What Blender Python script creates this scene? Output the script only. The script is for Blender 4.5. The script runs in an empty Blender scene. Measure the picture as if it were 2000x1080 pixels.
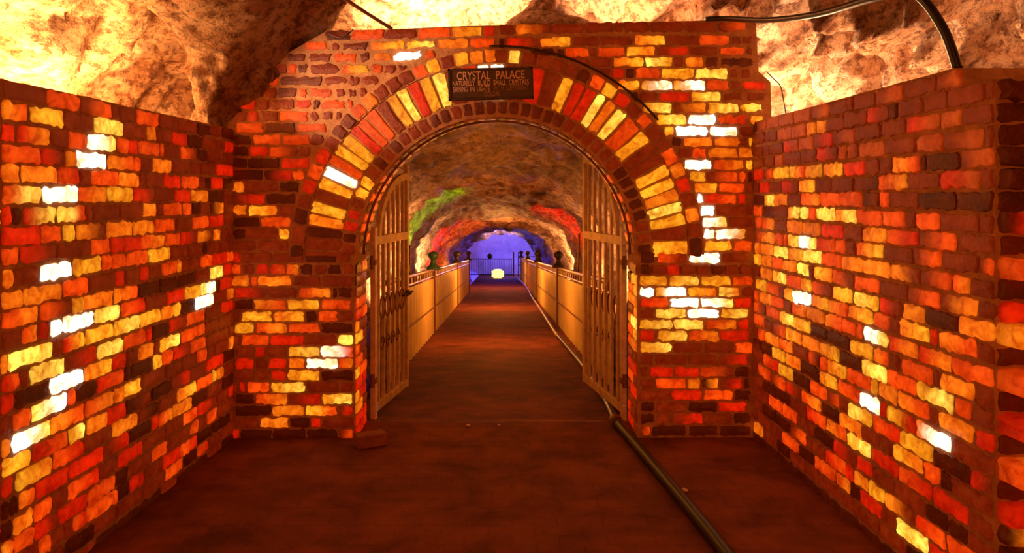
import bpy, bmesh, math, random
from mathutils import Vector, noise
random.seed(7)
C = bpy.context.scene.collection
SC = bpy.context.scene
PI = math.pi

# ------------------------------------------------------------------ camera
EYE = 1.645          # eye height
F = 1500.0           # focal length in pixels of a 2000 px wide frame
HZ = 385.0           # horizon row
cam_d = bpy.data.cameras.new('camera')
cam_d.sensor_width = 36.0
cam_d.lens = 36.0 * F / 2000.0
cam_d.shift_y = -(540.0 - HZ) / 2000.0
cam_d.clip_start = 0.05
cam = bpy.data.objects.new('camera', cam_d)
cam.location = (0, 0, EYE)
cam.rotation_euler = (PI / 2, 0, 0)
C.objects.link(cam)
SC.camera = cam

# ------------------------------------------------------------------ world, exposure
w = bpy.data.worlds.new('world')
SC.world = w
w.use_nodes = True
w.node_tree.nodes['Background'].inputs[0].default_value = (1.0, 0.20, 0.03, 1)
w.node_tree.nodes['Background'].inputs[1].default_value = 0.03
SC.view_settings.view_transform = 'Standard'
SC.view_settings.look = 'None'
SC.view_settings.gamma = 1.0
SC.view_settings.use_curve_mapping = False
SC.view_settings.exposure = 0.0

def light(name, loc, power, col, r=0.08, kind='POINT', aim=None, angle=60, blend=0.6):
    d = bpy.data.lights.new(name, kind)
    d.energy = power
    d.color = col
    d.shadow_soft_size = r
    o = bpy.data.objects.new(name, d)
    o.location = loc
    if kind == 'SPOT':
        d.spot_size = math.radians(angle)
        d.spot_blend = blend
        o.rotation_euler = (Vector(aim) - Vector(loc)).to_track_quat('-Z', 'Y').to_euler()
    C.objects.link(o)
    return o

WARM = (1.0, 0.40, 0.10)
WARMR = (1.0, 0.42, 0.16)
HOT = (1.0, 0.50, 0.20)
HOTL = (1.0, 0.46, 0.13)
AMBER = (1.0, 0.34, 0.07)
# lamps laid behind the tops of the brick walls, shining up the cave rock
light('lamp_behind_left_wall', (-2.52, 2.75, 1.98), 800, HOTL, kind='SPOT', aim=(-3.1, 2.75, 2.75), angle=135, blend=0.5)
light('lamp_behind_left_wall', (-2.60, 4.05, 1.96), 560, HOTL, kind='SPOT', aim=(-3.1, 4.2, 2.75), angle=130, blend=0.5)
light('lamp_behind_left_wall', (-2.72, 4.85, 2.02), 120, WARM)
light('lamp_behind_left_wall', (-2.28, 3.85, 2.16), 150, (1.0, 0.58, 0.32), r=0.03, kind='SPOT', aim=(-1.02, 5.25, 2.42), angle=34, blend=0.8)  # added spot, only brightens the plaster patch on the gateway wall
light('lamp_behind_right_wall', (2.10, 4.5, 2.02), 66, WARMR, kind='SPOT', aim=(2.75, 4.5, 2.9), angle=140, blend=0.4)
light('lamp_behind_right_wall', (2.2, 3.3, 2.05), 50, WARMR, kind='SPOT', aim=(2.85, 3.3, 2.9), angle=140, blend=0.4)
light('lamp_behind_right_wall', (1.80, 5.62, 2.15), 260, (1.0, 0.56, 0.26))
light('lamp_on_gateway_top', (-0.62, 5.95, 2.92), 600, HOT, kind='SPOT', aim=(-0.45, 6.7, 3.5), angle=150, blend=0.3)
light('lamp_on_gateway_top', (0.9, 6.0, 2.95), 60, WARMR)
light('lamp_on_gateway_top', (-1.62, 5.98, 2.45), 34, WARM)
# added fill light for the chamber, unseen behind the camera
light('chamber_fill', (0.4, -2.2, 1.7), 270, (1.0, 0.19, 0.02), r=0.3)

# ------------------------------------------------------------------ helpers
def PX(px, py, Y):
    return Vector(((px - 1000.0) * Y / F, Y, EYE - (py - HZ) * Y / F))

def zf(Y):                       # floor height: level in front, sloping down past the gate
    return 0.0 if Y < 5.6 else -0.07 * (Y - 5.6)

def xc(Y):                       # centre line of the walkway
    return -0.0147 * Y

def mesh_obj(name, verts, faces, mat=None, parent=None, smooth=False, mats=None, fm=None, cols=None):
    me = bpy.data.meshes.new(name)
    me.from_pydata([tuple(v) for v in verts], [], faces)
    if mats:
        for m in mats:
            me.materials.append(m)
        if fm:
            me.polygons.foreach_set('material_index', fm)
    elif mat:
        me.materials.append(mat)
    if smooth:
        me.polygons.foreach_set('use_smooth', [True] * len(me.polygons))
    if cols:
        a = me.color_attributes.new('glow', 'FLOAT_COLOR', 'POINT')
        flat = []
        for c in cols:
            flat += [c[0], c[1], c[2], 1.0]
        a.data.foreach_set('color', flat)
    me.update()
    o = bpy.data.objects.new(name, me)
    C.objects.link(o)
    if parent:
        o.parent = parent
    return o

def recalc(o):
    bm = bmesh.new()
    bm.from_mesh(o.data)
    bmesh.ops.recalc_face_normals(bm, faces=bm.faces)
    bm.to_mesh(o.data)
    bm.free()

class MB:
    """collects shapes for one mesh"""
    def __init__(s):
        s.v = []; s.f = []
    def add(s, vs, fs):
        n = len(s.v)
        s.v += [Vector(v) for v in vs]
        s.f += [tuple(i + n for i in f) for f in fs]
    def box(s, c, d, rz=0.0, bev=0.0):
        cx, cy, cz = c; dx, dy, dz = d[0] / 2, d[1] / 2, d[2] / 2
        cs, sn = math.cos(rz), math.sin(rz)
        if bev <= 0:
            pts = [(x, y, z) for x in (-dx, dx) for y in (-dy, dy) for z in (-dz, dz)]
            fs = [(0, 1, 3, 2), (4, 6, 7, 5), (0, 4, 5, 1), (2, 3, 7, 6), (0, 2, 6, 4), (1, 5, 7, 3)]
            s.add([(cx + x * cs - y * sn, cy + x * sn + y * cs, cz + z) for x, y, z in pts], fs)
        else:
            bm = bmesh.new()
            bmesh.ops.create_cube(bm, size=1.0)
            for v in bm.verts:
                v.co = Vector((v.co.x * d[0], v.co.y * d[1], v.co.z * d[2]))
            bmesh.ops.bevel(bm, geom=list(bm.edges), offset=bev, segments=2, affect='EDGES', profile=0.5)
            bm.verts.index_update()
            s.add([(cx + v.co.x * cs - v.co.y * sn, cy + v.co.x * sn + v.co.y * cs, cz + v.co.z) for v in bm.verts],
                  [[v.index for v in f.verts] for f in bm.faces])
            bm.free()
    def tube(s, pts, r, n=10, cap=True):
        pts = [Vector(p) for p in pts]
        m = len(pts)
        rs = r if isinstance(r, (list, tuple)) else [r] * m
        vs = []; fs = []
        up = None
        for i, p in enumerate(pts):
            t = (pts[min(i + 1, m - 1)] - pts[max(i - 1, 0)]).normalized()
            if up is None:
                up = Vector((0, 0, 1)) if abs(t.z) < 0.9 else Vector((1, 0, 0))
            a = (up - t * up.dot(t)).normalized()
            b = t.cross(a)
            up = a
            for k in range(n):
                q = 2 * PI * k / n
                vs.append(p + (a * math.cos(q) + b * math.sin(q)) * rs[i])
        for i in range(m - 1):
            for k in range(n):
                k2 = (k + 1) % n
                fs.append((i * n + k, i * n + k2, (i + 1) * n + k2, (i + 1) * n + k))
        if cap:
            fs.append(tuple(range(n - 1, -1, -1)))
            fs.append(tuple(range((m - 1) * n, m * n)))
        s.add(vs, fs)
    def lathe(s, prof, c=(0, 0, 0), n=14):
        vs = []; fs = []
        m = len(prof)
        for r, z in prof:
            for k in range(n):
                q = 2 * PI * k / n
                vs.append((c[0] + r * math.cos(q), c[1] + r * math.sin(q), c[2] + z))
        for i in range(m - 1):
            for k in range(n):
                k2 = (k + 1) % n
                fs.append((i * n + k, i * n + k2, (i + 1) * n + k2, (i + 1) * n + k))
        fs.append(tuple(range(n - 1, -1, -1)))
        fs.append(tuple(range((m - 1) * n, m * n)))
        s.add(vs, fs)
    def build(s, name, mat, parent=None, smooth=False):
        o = mesh_obj(name, s.v, s.f, mat, parent, smooth)
        recalc(o)
        return o

def smooth_path(pts, k=8):
    pts = [Vector(p) for p in pts]
    out = []
    for i in range(len(pts) - 1):
        p0 = pts[max(i - 1, 0)]; p1 = pts[i]; p2 = pts[i + 1]; p3 = pts[min(i + 2, len(pts) - 1)]
        for j in range(k):
            t = j / k
            out.append(0.5 * ((2 * p1) + (p2 - p0) * t + (2 * p0 - 5 * p1 + 4 * p2 - p3) * t * t
                              + (3 * p1 - p0 - 3 * p2 + p3) * t ** 3))
    out.append(pts[-1])
    return out

def empty(name, loc, rz=0.0):
    o = bpy.data.objects.new(name, None)
    o.location = loc
    o.rotation_euler = (0, 0, rz)
    o.empty_display_size = 0.1
    C.objects.link(o)
    return o

def tag(o, label, cat, group=None):
    o['label'] = label
    o['category'] = cat
    if group:
        o['group'] = group
    return o

def structure(o):
    o['kind'] = 'structure'
    return o

# ------------------------------------------------------------------ materials
def new_mat(name):
    m = bpy.data.materials.new(name)
    m.use_nodes = True
    return m, m.node_tree.nodes, m.node_tree.links, m.node_tree.nodes['Principled BSDF']

def noise_node(N, L, scale, detail=4, rough=0.6, dist=0.0, stretch=None):
    tc = N.new('ShaderNodeTexCoord')
    t = N.new('ShaderNodeTexNoise')
    t.inputs['Scale'].default_value = scale
    t.inputs['Detail'].default_value = detail
    t.inputs['Roughness'].default_value = rough
    t.inputs['Distortion'].default_value = dist
    if stretch:
        mp = N.new('ShaderNodeMapping')
        mp.inputs['Scale'].default_value = stretch
        L.new(tc.outputs['Object'], mp.inputs['Vector'])
        L.new(mp.outputs[0], t.inputs['Vector'])
    else:
        L.new(tc.outputs['Object'], t.inputs['Vector'])
    return t

def ramp(N, stops):
    r = N.new('ShaderNodeValToRGB')
    e = r.color_ramp.elements
    while len(e) < len(stops):
        e.new(0.5)
    for i, (p, c) in enumerate(stops):
        e[i].position = p
        e[i].color = (c[0], c[1], c[2], 1)
    return r

def bump(N, L, src, strength, dist=0.02):
    b = N.new('ShaderNodeBump')
    b.inputs['Strength'].default_value = strength
    b.inputs['Distance'].default_value = dist
    L.new(src, b.inputs['Height'])
    return b

def simple(name, col, rough=0.6, metal=0.0, var=0.25, scale=12.0, bmp=0.0):
    m, N, L, P = new_mat(name)
    t = noise_node(N, L, scale, 5)
    r = ramp(N, [(0.3, [c * (1 - var) for c in col]), (0.7, [min(1, c * (1 + var)) for c in col])])
    L.new(t.outputs['Fac'], r.inputs[0])
    L.new(r.outputs[0], P.inputs['Base Color'])
    P.inputs['Roughness'].default_value = rough
    P.inputs['Metallic'].default_value = metal
    if bmp:
        L.new(bump(N, L, t.outputs['Fac'], bmp).outputs[0], P.inputs['Normal'])
    return m

# salt bricks: translucent, lit from inside the wall by the lamps there
def brick_material():
    m, N, L, P = new_mat('salt_brick')
    t = noise_node(N, L, 9, 4, 0.6)
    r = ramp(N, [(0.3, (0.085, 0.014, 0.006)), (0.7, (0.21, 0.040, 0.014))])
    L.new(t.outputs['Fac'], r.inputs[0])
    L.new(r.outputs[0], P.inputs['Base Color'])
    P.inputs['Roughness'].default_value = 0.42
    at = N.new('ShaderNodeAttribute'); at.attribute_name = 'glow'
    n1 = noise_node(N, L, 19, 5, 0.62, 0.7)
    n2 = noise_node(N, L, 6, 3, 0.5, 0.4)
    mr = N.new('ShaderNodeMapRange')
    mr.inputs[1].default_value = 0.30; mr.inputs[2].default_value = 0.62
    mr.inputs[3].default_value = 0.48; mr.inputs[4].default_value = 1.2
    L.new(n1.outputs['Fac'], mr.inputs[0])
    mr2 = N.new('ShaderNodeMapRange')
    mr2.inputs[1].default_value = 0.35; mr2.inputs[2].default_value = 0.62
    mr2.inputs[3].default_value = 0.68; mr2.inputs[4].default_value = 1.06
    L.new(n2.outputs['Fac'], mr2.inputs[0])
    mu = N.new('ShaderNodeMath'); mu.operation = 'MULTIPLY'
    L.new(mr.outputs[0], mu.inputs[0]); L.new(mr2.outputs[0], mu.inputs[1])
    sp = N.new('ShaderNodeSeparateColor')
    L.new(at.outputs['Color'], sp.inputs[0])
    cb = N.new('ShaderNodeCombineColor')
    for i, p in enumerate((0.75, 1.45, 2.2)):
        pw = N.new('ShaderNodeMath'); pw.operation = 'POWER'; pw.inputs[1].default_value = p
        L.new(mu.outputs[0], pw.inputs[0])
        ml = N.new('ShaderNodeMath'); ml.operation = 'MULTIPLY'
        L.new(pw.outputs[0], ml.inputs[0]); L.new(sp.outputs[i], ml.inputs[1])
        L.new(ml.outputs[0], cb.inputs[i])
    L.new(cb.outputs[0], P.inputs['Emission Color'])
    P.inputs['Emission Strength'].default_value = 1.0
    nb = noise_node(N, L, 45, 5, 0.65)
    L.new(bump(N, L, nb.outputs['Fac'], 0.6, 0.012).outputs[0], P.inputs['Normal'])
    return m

def mortar_material():
    m, N, L, P = new_mat('mortar')
    t = noise_node(N, L, 14, 6, 0.7)
    r = ramp(N, [(0.3, (0.42, 0.19, 0.075)), (0.7, (0.80, 0.46, 0.23))])
    L.new(t.outputs['Fac'], r.inputs[0])
    L.new(r.outputs[0], P.inputs['Base Color'])
    P.inputs['Roughness'].default_value = 0.9
    nb = noise_node(N, L, 60, 6, 0.7)
    L.new(bump(N, L, nb.outputs['Fac'], 0.8, 0.015).outputs[0], P.inputs['Normal'])
    return m

def rock_material(name, pale, mid, dark, scale=2.2, rough=0.5, stretch=(1, 1, 1)):
    m, N, L, P = new_mat(name)
    t = noise_node(N, L, scale, 8, 0.72, 0.9, stretch)
    r = ramp(N, [(0.33, dark), (0.45, mid), (0.56, pale), (0.8, [min(1, c * 1.1) for c in pale])])
    L.new(t.outputs['Fac'], r.inputs[0])
    t2 = noise_node(N, L, scale * 8, 6, 0.75, 0.15, stretch)
    r2 = ramp(N, [(0.40, (0.24, 0.10, 0.05)), (0.53, (1, 1, 1))])
    L.new(t2.outputs['Fac'], r2.inputs[0])
    mx = N.new('ShaderNodeMix'); mx.data_type = 'RGBA'; mx.blend_type = 'MULTIPLY'
    mx.inputs[0].default_value = 0.9
    L.new(r.outputs[0], mx.inputs[6]); L.new(r2.outputs[0], mx.inputs[7])
    L.new(mx.outputs[2], P.inputs['Base Color'])
    P.inputs['Roughness'].default_value = rough
    b1 = noise_node(N, L, 9, 8, 0.7, 0.3, stretch)
    b2 = noise_node(N, L, 40, 5, 0.65)
    bb1 = bump(N, L, b1.outputs['Fac'], 1.0, 0.13)
    bb2 = bump(N, L, b2.outputs['Fac'], 0.9, 0.03)
    L.new(bb1.outputs[0], bb2.inputs['Normal'])
    L.new(bb2.outputs[0], P.inputs['Normal'])
    return m

M_BRICK = brick_material()
M_MORTAR = mortar_material()
M_ROCK = rock_material('salt_rock', (0.80, 0.58, 0.42), (0.66, 0.36, 0.20), (0.22, 0.07, 0.03))
M_TUNNEL = rock_material('tunnel_rock', (0.70, 0.42, 0.24), (0.36, 0.15, 0.06), (0.06, 0.018, 0.007), 1.1, 0.55, (1, 0.45, 1.6))
M_PALE = simple('pale_salt_rock', (0.72, 0.66, 0.66), 0.7, 0, 0.2, 3, 0.5)

def floor_material():
    m, N, L, P = new_mat('dusty_pavers')
    tc = N.new('ShaderNodeTexCoord')
    br = N.new('ShaderNodeTexBrick')
    br.inputs['Scale'].default_value = 1.0
    br.inputs['Brick Width'].default_value = 0.23
    br.inputs['Row Height'].default_value = 0.11
    br.inputs['Mortar Size'].default_value = 0.006
    br.inputs['Color1'].default_value = (0.26, 0.075, 0.022, 1)
    br.inputs['Color2'].default_value = (0.235, 0.066, 0.019, 1)
    br.inputs['Mortar'].default_value = (0.215, 0.060, 0.018, 1)
    L.new(tc.outputs['Object'], br.inputs['Vector'])
    t = noise_node(N, L, 2.5, 6, 0.65, 0.3)
    r = ramp(N, [(0.32, (0.45, 0.42, 0.4)), (0.65, (1.15, 1.1, 1.1))])
    L.new(t.outputs['Fac'], r.inputs[0])
    mx = N.new('ShaderNodeMix'); mx.data_type = 'RGBA'; mx.blend_type = 'MULTIPLY'
    mx.inputs[0].default_value = 1.0
    L.new(br.outputs['Color'], mx.inputs[6]); L.new(r.outputs[0], mx.inputs[7])
    L.new(mx.outputs[2], P.inputs['Base Color'])
    P.inputs['Roughness'].default_value = 0.85
    P.inputs['Specular IOR Level'].default_value = 0.2
    nb = noise_node(N, L, 30, 6, 0.7)
    b1 = bump(N, L, nb.outputs['Fac'], 0.5, 0.01)
    L.new(b1.outputs[0], P.inputs['Normal'])
    return m

M_FLOOR = floor_material()
M_GATE = simple('painted_gate_iron', (0.74, 0.54, 0.32), 0.45, 0.0, 0.25, 14, 0.15)
M_DARK = simple('dark_iron', (0.05, 0.03, 0.02), 0.5, 0.4, 0.3, 20)
M_RUST = simple('rusty_iron', (0.22, 0.09, 0.04), 0.6, 0.2, 0.35, 20)
M_BLACKPIPE = simple('black_pipe_plastic', (0.014, 0.010, 0.007), 0.42, 0.0, 0.2, 10)
M_HOSE = simple('pale_hose_rubber', (0.34, 0.20, 0.18), 0.4, 0.0, 0.15, 10)
M_BOARD = simple('dark_sign_board', (0.075, 0.042, 0.024), 0.55, 0.0, 0.35, 9)
M_FRAME = simple('sign_frame_wood', (0.05, 0.025, 0.014), 0.5, 0.0, 0.3, 9)
M_LETTER = simple('cream_sign_paint', (0.80, 0.56, 0.38), 0.6, 0.0, 0.15, 30)
M_FADED = simple('faded_sign_paint', (0.34, 0.19, 0.11), 0.7, 0.0, 0.5, 40)
M_PANEL = simple('cream_railing_panel', (0.86, 0.68, 0.36), 0.45, 0.0, 0.14, 3)
M_RAIL = simple('railing_top_steel', (0.50, 0.34, 0.24), 0.35, 0.5, 0.2, 8)
M_GREEN = simple('green_finial_paint', (0.05, 0.16, 0.11), 0.4, 0.0, 0.2, 8)
M_WOOD = simple('brown_stick_wood', (0.20, 0.07, 0.03), 0.7, 0.0, 0.3, 18)
M_CHIP = simple('pale_salt_chip', (0.75, 0.5, 0.35), 0.5, 0.0, 0.2, 40)

def glow_mat(name, col, strength):
    m, N, L, P = new_mat(name)
    t = noise_node(N, L, 6, 4, 0.6, 0.4)
    r = ramp(N, [(0.3, [c * 0.55 for c in col]), (0.65, col)])
    L.new(t.outputs['Fac'], r.inputs[0])
    L.new(r.outputs[0], P.inputs['Emission Color'])
    P.inputs['Emission Strength'].default_value = strength
    P.inputs['Base Color'].default_value = (0.6, 0.3, 0.12, 1)
    return m
M_SALTLAMP = glow_mat('lit_salt_lamp', (1.0, 0.75, 0.22), 2.2)

# ------------------------------------------------------------------ brick work
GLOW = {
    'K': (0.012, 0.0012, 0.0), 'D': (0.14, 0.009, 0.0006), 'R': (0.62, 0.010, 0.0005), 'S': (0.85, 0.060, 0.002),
    'Q': (0.42, 0.040, 0.002),  # dim emission standing in for front light on the upper right-wall bricks
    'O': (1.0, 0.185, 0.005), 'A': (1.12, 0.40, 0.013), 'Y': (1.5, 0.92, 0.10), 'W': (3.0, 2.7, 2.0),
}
class BrickMesh:
    def __init__(s):
        s.v = []; s.f = []; s.c = []; s.m = []
    def poly(s, vs, fs, mat=1, col=(0, 0, 0)):
        n = len(s.v)
        s.v += [Vector(v) for v in vs]
        s.f += [tuple(i + n for i in f) for f in fs]
        s.c += [col] * len(vs)
        s.m += [mat] * len(fs)
    def brick(s, P, q, size, code, prot=0.009, gap=0.006, rag=0.0044, base=-0.004):
        """P(t, z, d) -> point. q = (t0, t1, zlo0, zhi0, zlo1, zhi1); size = (w, h) metres"""
        t0, t1, a0, b0, a1, b1 = q
        w_, h_ = size
        if w_ < 0.02 or h_ < 0.02:
            return
        gu, gv = gap / w_, gap / h_
        nu = max(4, min(9, int(w_ / 0.026)))
        nv = 3
        ring = []
        cu, cv = min(0.3, 0.010 / w_), min(0.4, 0.010 / h_)
        for i in range(nu):
            ring.append((cu + (1 - 2 * cu) * i / (nu - 1), 0.0))
        for i in range(nv):
            ring.append((1.0, cv + (1 - 2 * cv) * i / (nv - 1)))
        for i in range(nu):
            ring.append((1 - cu - (1 - 2 * cu) * i / (nu - 1), 1.0))
        for i in range(nv):
            ring.append((0.0, 1 - cv - (1 - 2 * cv) * i / (nv - 1)))
        L_ = code[0]; R_ = code[-1]
        gl, gr = GLOW[L_], GLOW[R_]
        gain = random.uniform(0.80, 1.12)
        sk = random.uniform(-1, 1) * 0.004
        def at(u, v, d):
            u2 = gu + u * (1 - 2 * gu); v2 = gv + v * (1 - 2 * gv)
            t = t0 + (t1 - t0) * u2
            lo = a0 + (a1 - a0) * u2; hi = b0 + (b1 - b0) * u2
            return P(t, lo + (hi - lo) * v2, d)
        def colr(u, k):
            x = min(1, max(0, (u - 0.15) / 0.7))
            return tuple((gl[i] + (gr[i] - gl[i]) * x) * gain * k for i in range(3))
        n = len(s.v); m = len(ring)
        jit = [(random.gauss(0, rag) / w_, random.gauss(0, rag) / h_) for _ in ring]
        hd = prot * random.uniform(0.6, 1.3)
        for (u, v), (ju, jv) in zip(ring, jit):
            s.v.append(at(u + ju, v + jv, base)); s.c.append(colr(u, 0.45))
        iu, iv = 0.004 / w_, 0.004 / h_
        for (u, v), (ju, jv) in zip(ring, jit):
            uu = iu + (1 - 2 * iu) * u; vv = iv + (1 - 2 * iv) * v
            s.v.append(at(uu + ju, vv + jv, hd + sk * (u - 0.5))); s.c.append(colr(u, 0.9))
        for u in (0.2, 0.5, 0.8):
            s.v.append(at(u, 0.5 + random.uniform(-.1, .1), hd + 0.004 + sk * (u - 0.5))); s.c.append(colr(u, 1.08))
        for i in range(m):
            j = (i + 1) % m
            s.f.append((n + i, n + j, n + m + j, n + m + i)); s.m.append(0)
        cl = [n + 2 * m + k for k in range(3)]
        def near(i):
            u = (ring[i][0] + ring[(i + 1) % m][0]) / 2
            return 0 if u < 0.35 else (1 if u < 0.65 else 2)
        prev = None
        for i in range(m):
            j = (i + 1) % m
            k = near(i)
            s.f.append((n + m + i, n + m + j, cl[k])); s.m.append(0)
            k2 = near(j)
            if k2 != k:
                s.f.append((n + m + j, cl[k2], cl[k])); s.m.append(0)
    def build(s, name, parent=None):
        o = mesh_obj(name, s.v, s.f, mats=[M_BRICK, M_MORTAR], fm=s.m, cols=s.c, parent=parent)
        recalc(o)
        return o

def parse(tiles):
    """tile: origin x, origin y, scale, 'x0-x1,y,CODE ...' measured on the photo -> (x0, x1, y, code)"""
    out = []
    for ox, oy, sc, txt in tiles:
        for e in txt.split():
            a, y, c = e.split(',')
            x0, x1 = a.split('-')
            out.append((ox + float(x0) / sc, ox + float(x1) / sc, oy + float(y) / sc, c))
    return out

def pick(dist):
    r = random.random(); a = 0
    for k, p in dist:
        a += p
        if r < a:
            return k
    return dist[-1][0]

def fill_row(entries, lo, hi, dist, mean=0.205):
    """entries: (t0, t1, code) on one course -> non-overlapping list covering lo..hi"""
    placed = []
    for t0, t1, c in entries:
        t0, t1 = max(t0, lo), min(t1, hi)
        if t1 - t0 < 0.02:
            continue
        ok = True
        for p0, p1, pc in placed:
            if t0 < p1 and t1 > p0:
                ov = min(t1, p1) - max(t0, p0)
                if ov > 0.5 * (t1 - t0):
                    ok = False; break
                if t0 < p0: t1 = p0
                else: t0 = p1
        if ok and t1 - t0 > 0.025:
            placed.append((t0, t1, c))
    placed.sort()
    out = []
    cur = lo
    for p0, p1, c in placed + [(hi, hi, None)]:
        g = p0 - cur
        if g > 0.05:
            n = max(1, int(round(g / mean)))
            ws = [random.uniform(0.8, 1.2) for _ in range(n)]
            tot = sum(ws)
            for x in ws:
                out.append((cur, cur + g * x / tot, pick(dist)))
                cur += g * x / tot
            cur = p1
        else:
            if g > 0.008 and c is not None:
                p0 = p0 - g * 0.5
                if out: out[-1] = (out[-1][0], out[-1][1] + g * 0.4, out[-1][2])
            cur = p1
        if c is not None:
            out.append((p0, p1, c))
    return out

DIST = [('K', 0.22), ('D', 0.60), ('R', 0.12), ('S', 0.06)]
DISTN = [('K', 0.15), ('D', 0.34), ('R', 0.2), ('S', 0.16), ('O', 0.09), ('A', 0.06)]

# ---- wall_left -----------------------------------------------------------
YG = 5.25                        # front face of the gateway wall
def left_P(t, z, d):
    return Vector((-2.1175 + 0.04 * t + d, t, z))
def left_Y(px): return 605.0 * YG / (1060.0 - px)
LEFT = [
 (0,140,4.5,'0-30,90,S 30-400,180,D 400-690,235,S 700-965,310,DS 10-240,310,OS 250-550,375,A 560-815,430,D 820-1065,470,Y '
  '0-110,470,R 160-430,540,RO 450-590,570,D 600-750,580,S 765-1005,620,WY 0-330,710,S 360-560,740,RD 565-640,740,O 690-930,780,W '
  '940-1170,810,OS 0-160,890,O 180-495,905,O 510-680,920,SR 685-780,930,D 800-1025,955,S'),
 (0,360,4.5,'40-355,90,SY 365-670,90,W 680-930,115,SO 940-1160,100,A 0-95,280,R 95-180,280,K 190-490,265,RY 492-740,255,YR 745-800,260,D '
  '805-1040,255,D 0-320,460,R 370-530,440,S 540-650,430,A 665-920,410,OD 935-1150,390,O 0-165,640,S 170-480,620,RD 500-780,590,D 810-960,560,S '
  '970-1080,550,R 0-20,830,A 35-110,840,O 110-335,815,D 345-625,785,W 630-880,745,A 895-970,720,S 985-1080,690,S 0-180,1000,O 215-520,960,O '
  '560-760,930,S 780-1000,850,D 1015-1080,840,R'),
 (0,580,4.5,'0-15,240,A 20-330,205,SO 340-610,150,SD 640-715,90,A 735-985,60,O 990-1200,20,OS 0-180,400,D 185-330,370,SO 335-430,310,RD 435-540,280,W '
  '550-815,245,W 830-1050,165,Y 0-50,630,O 70-450,560,Y 455-540,460,D 545-740,430,RA 750-985,345,A 990-1220,280,AY 0-170,800,RS 175-240,740,D '
  '250-560,680,Y 570-830,555,DR 870-1065,460,Y 0-80,990,R 150-420,900,K 435-725,770,W 735-965,650,OA 980-1080,570,R 100-260,1060,S 270-580,985,YW '
  '590-650,910,S 660-840,880,K 850-1080,760,RS 740-985,960,SO 1000-1080,860,O'),
 (0,800,3.857,'0-215,150,SA 0-75,330,O 80-365,240,WY 375-625,130,OS 640-800,40,O 0-225,450,A 240-500,340,RS 515-735,190,AY 740-940,100,R 0-95,620,R '
  '105-370,550,AO 410-610,400,SR 630-830,270,D 850-1030,150,O 0-60,700,K 130-250,710,OS 275-510,590,R 525-740,490,SR 775-960,320,DR 0-80,800,K '
  '90-240,870,O 245-385,800,S 395-480,720,D 500-640,640,D 650-860,540,S 880-1060,390,R 0-90,1000,OS 260-430,930,RD 540-640,780,SR 650-760,690,D '
  '770-955,580,K 970-1080,500,R 60-240,1060,S 380-480,960,D 560-620,900,S 700-870,790,D 880-1050,630,K 280-385,1060,S'),
 (230,200,4.5,'0-155,110,D 165-350,160,S 350-520,200,D 520-690,250,D 40-240,270,D 250-330,310,O 340-460,310,D 480-600,340,R 615-735,370,K '
  '740-850,390,D 870-930,400,D 0-80,390,S 85-165,400,R 180-360,425,S 370-400,440,S 400-540,460,D 550-690,480,SD 700-770,490,K 780-920,500,D '
  '0-120,540,O 125-190,550,S 190-285,560,D 310-465,580,O 475-625,600,D 640-715,600,D 725-860,610,D 10-180,680,O 235-395,700,D 400-550,715,R '
  '555-700,715,S 760-810,735,K 820-920,725,R 0-125,825,A 135-310,830,RD 315-485,835,D 495-635,840,R 640-780,840,O 790-920,840,K 0-205,960,D '
  '215-330,950,O 330-380,950,D 405-560,950,S 565-640,950,S 645-710,950,K 725-800,950,D 810-930,945,KO'),
 (230,420,4.5,'130-310,100,O 330-495,95,S 500-645,90,D 650-790,80,S 800-925,60,R 0-185,260,R 210-390,240,SO 425-540,215,S 545-690,205,RD '
  '700-830,215,OD 840-895,170,O 905-1000,160,D 0-55,420,S 80-245,400,S 280-445,365,A 460-595,340,D 615-740,320,D 785-885,290,D 0-40,570,R '
  '55-185,550,D 190-260,530,R 265-375,510,D 385-510,500,S 515-545,460,O 555-715,430,D 720-815,415,S 825-945,390,R 950-1015,370,S '
  '180-350,640,K 365-515,605,K 530-665,570,K 680-800,540,D 810-910,500,Y 925-990,480,R 20-220,830,SR 230-415,740,D 430-575,715,R 590-720,670,A '
  '725-860,640,YW 890-1000,600,R 195-370,915,A 375-475,870,O 485-540,840,A 555-670,810,K 680-830,765,W 840-950,715,D 955-1015,680,O 60-240,1060,S '
  '290-440,1000,K 445-590,940,RD 605-755,885,S 760-900,840,D 910-1010,795,R'),
 (230,640,4.154,'0-75,250,R 80-150,230,D 165-280,205,O 285-335,190,D 340-490,125,AY 520-640,45,S 645-700,20,S 715-890,50,D 590-705,115,S 445-580,190,RD '
  '640-720,210,S 775-890,140,D 900-955,85,O 100-275,330,K 280-350,280,A 350-440,270,S 380-510,320,D 525-640,290,D 590-710,340,D 720-845,270,R '
  '850-960,220,K 190-370,420,D 430-575,420,DR 640-760,430,S 765-790,380,A 800-850,370,O 0-170,520,A 270-415,530,K 485-630,530,OA 590-715,570,K '
  '720-840,480,D 20-250,600,KD 340-460,620,D 445-590,665,O 640-790,620,RD 800-890,560,D 895-945,530,R 0-50,690,R 160-320,690,DK 325-430,750,SO '
  '530-660,710,S 720-800,700,S 860-970,620,D 95-270,850,K 380-520,810,D 590-650,820,S 650-710,780,D 775-815,790,K 830-905,740,K 215-370,930,D '
  '400-580,890,D 650-750,870,K 270-420,1000,S 500-630,960,SR 60-200,1040,RS 640-725,1000,SR 830-910,940,K'),
]
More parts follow.
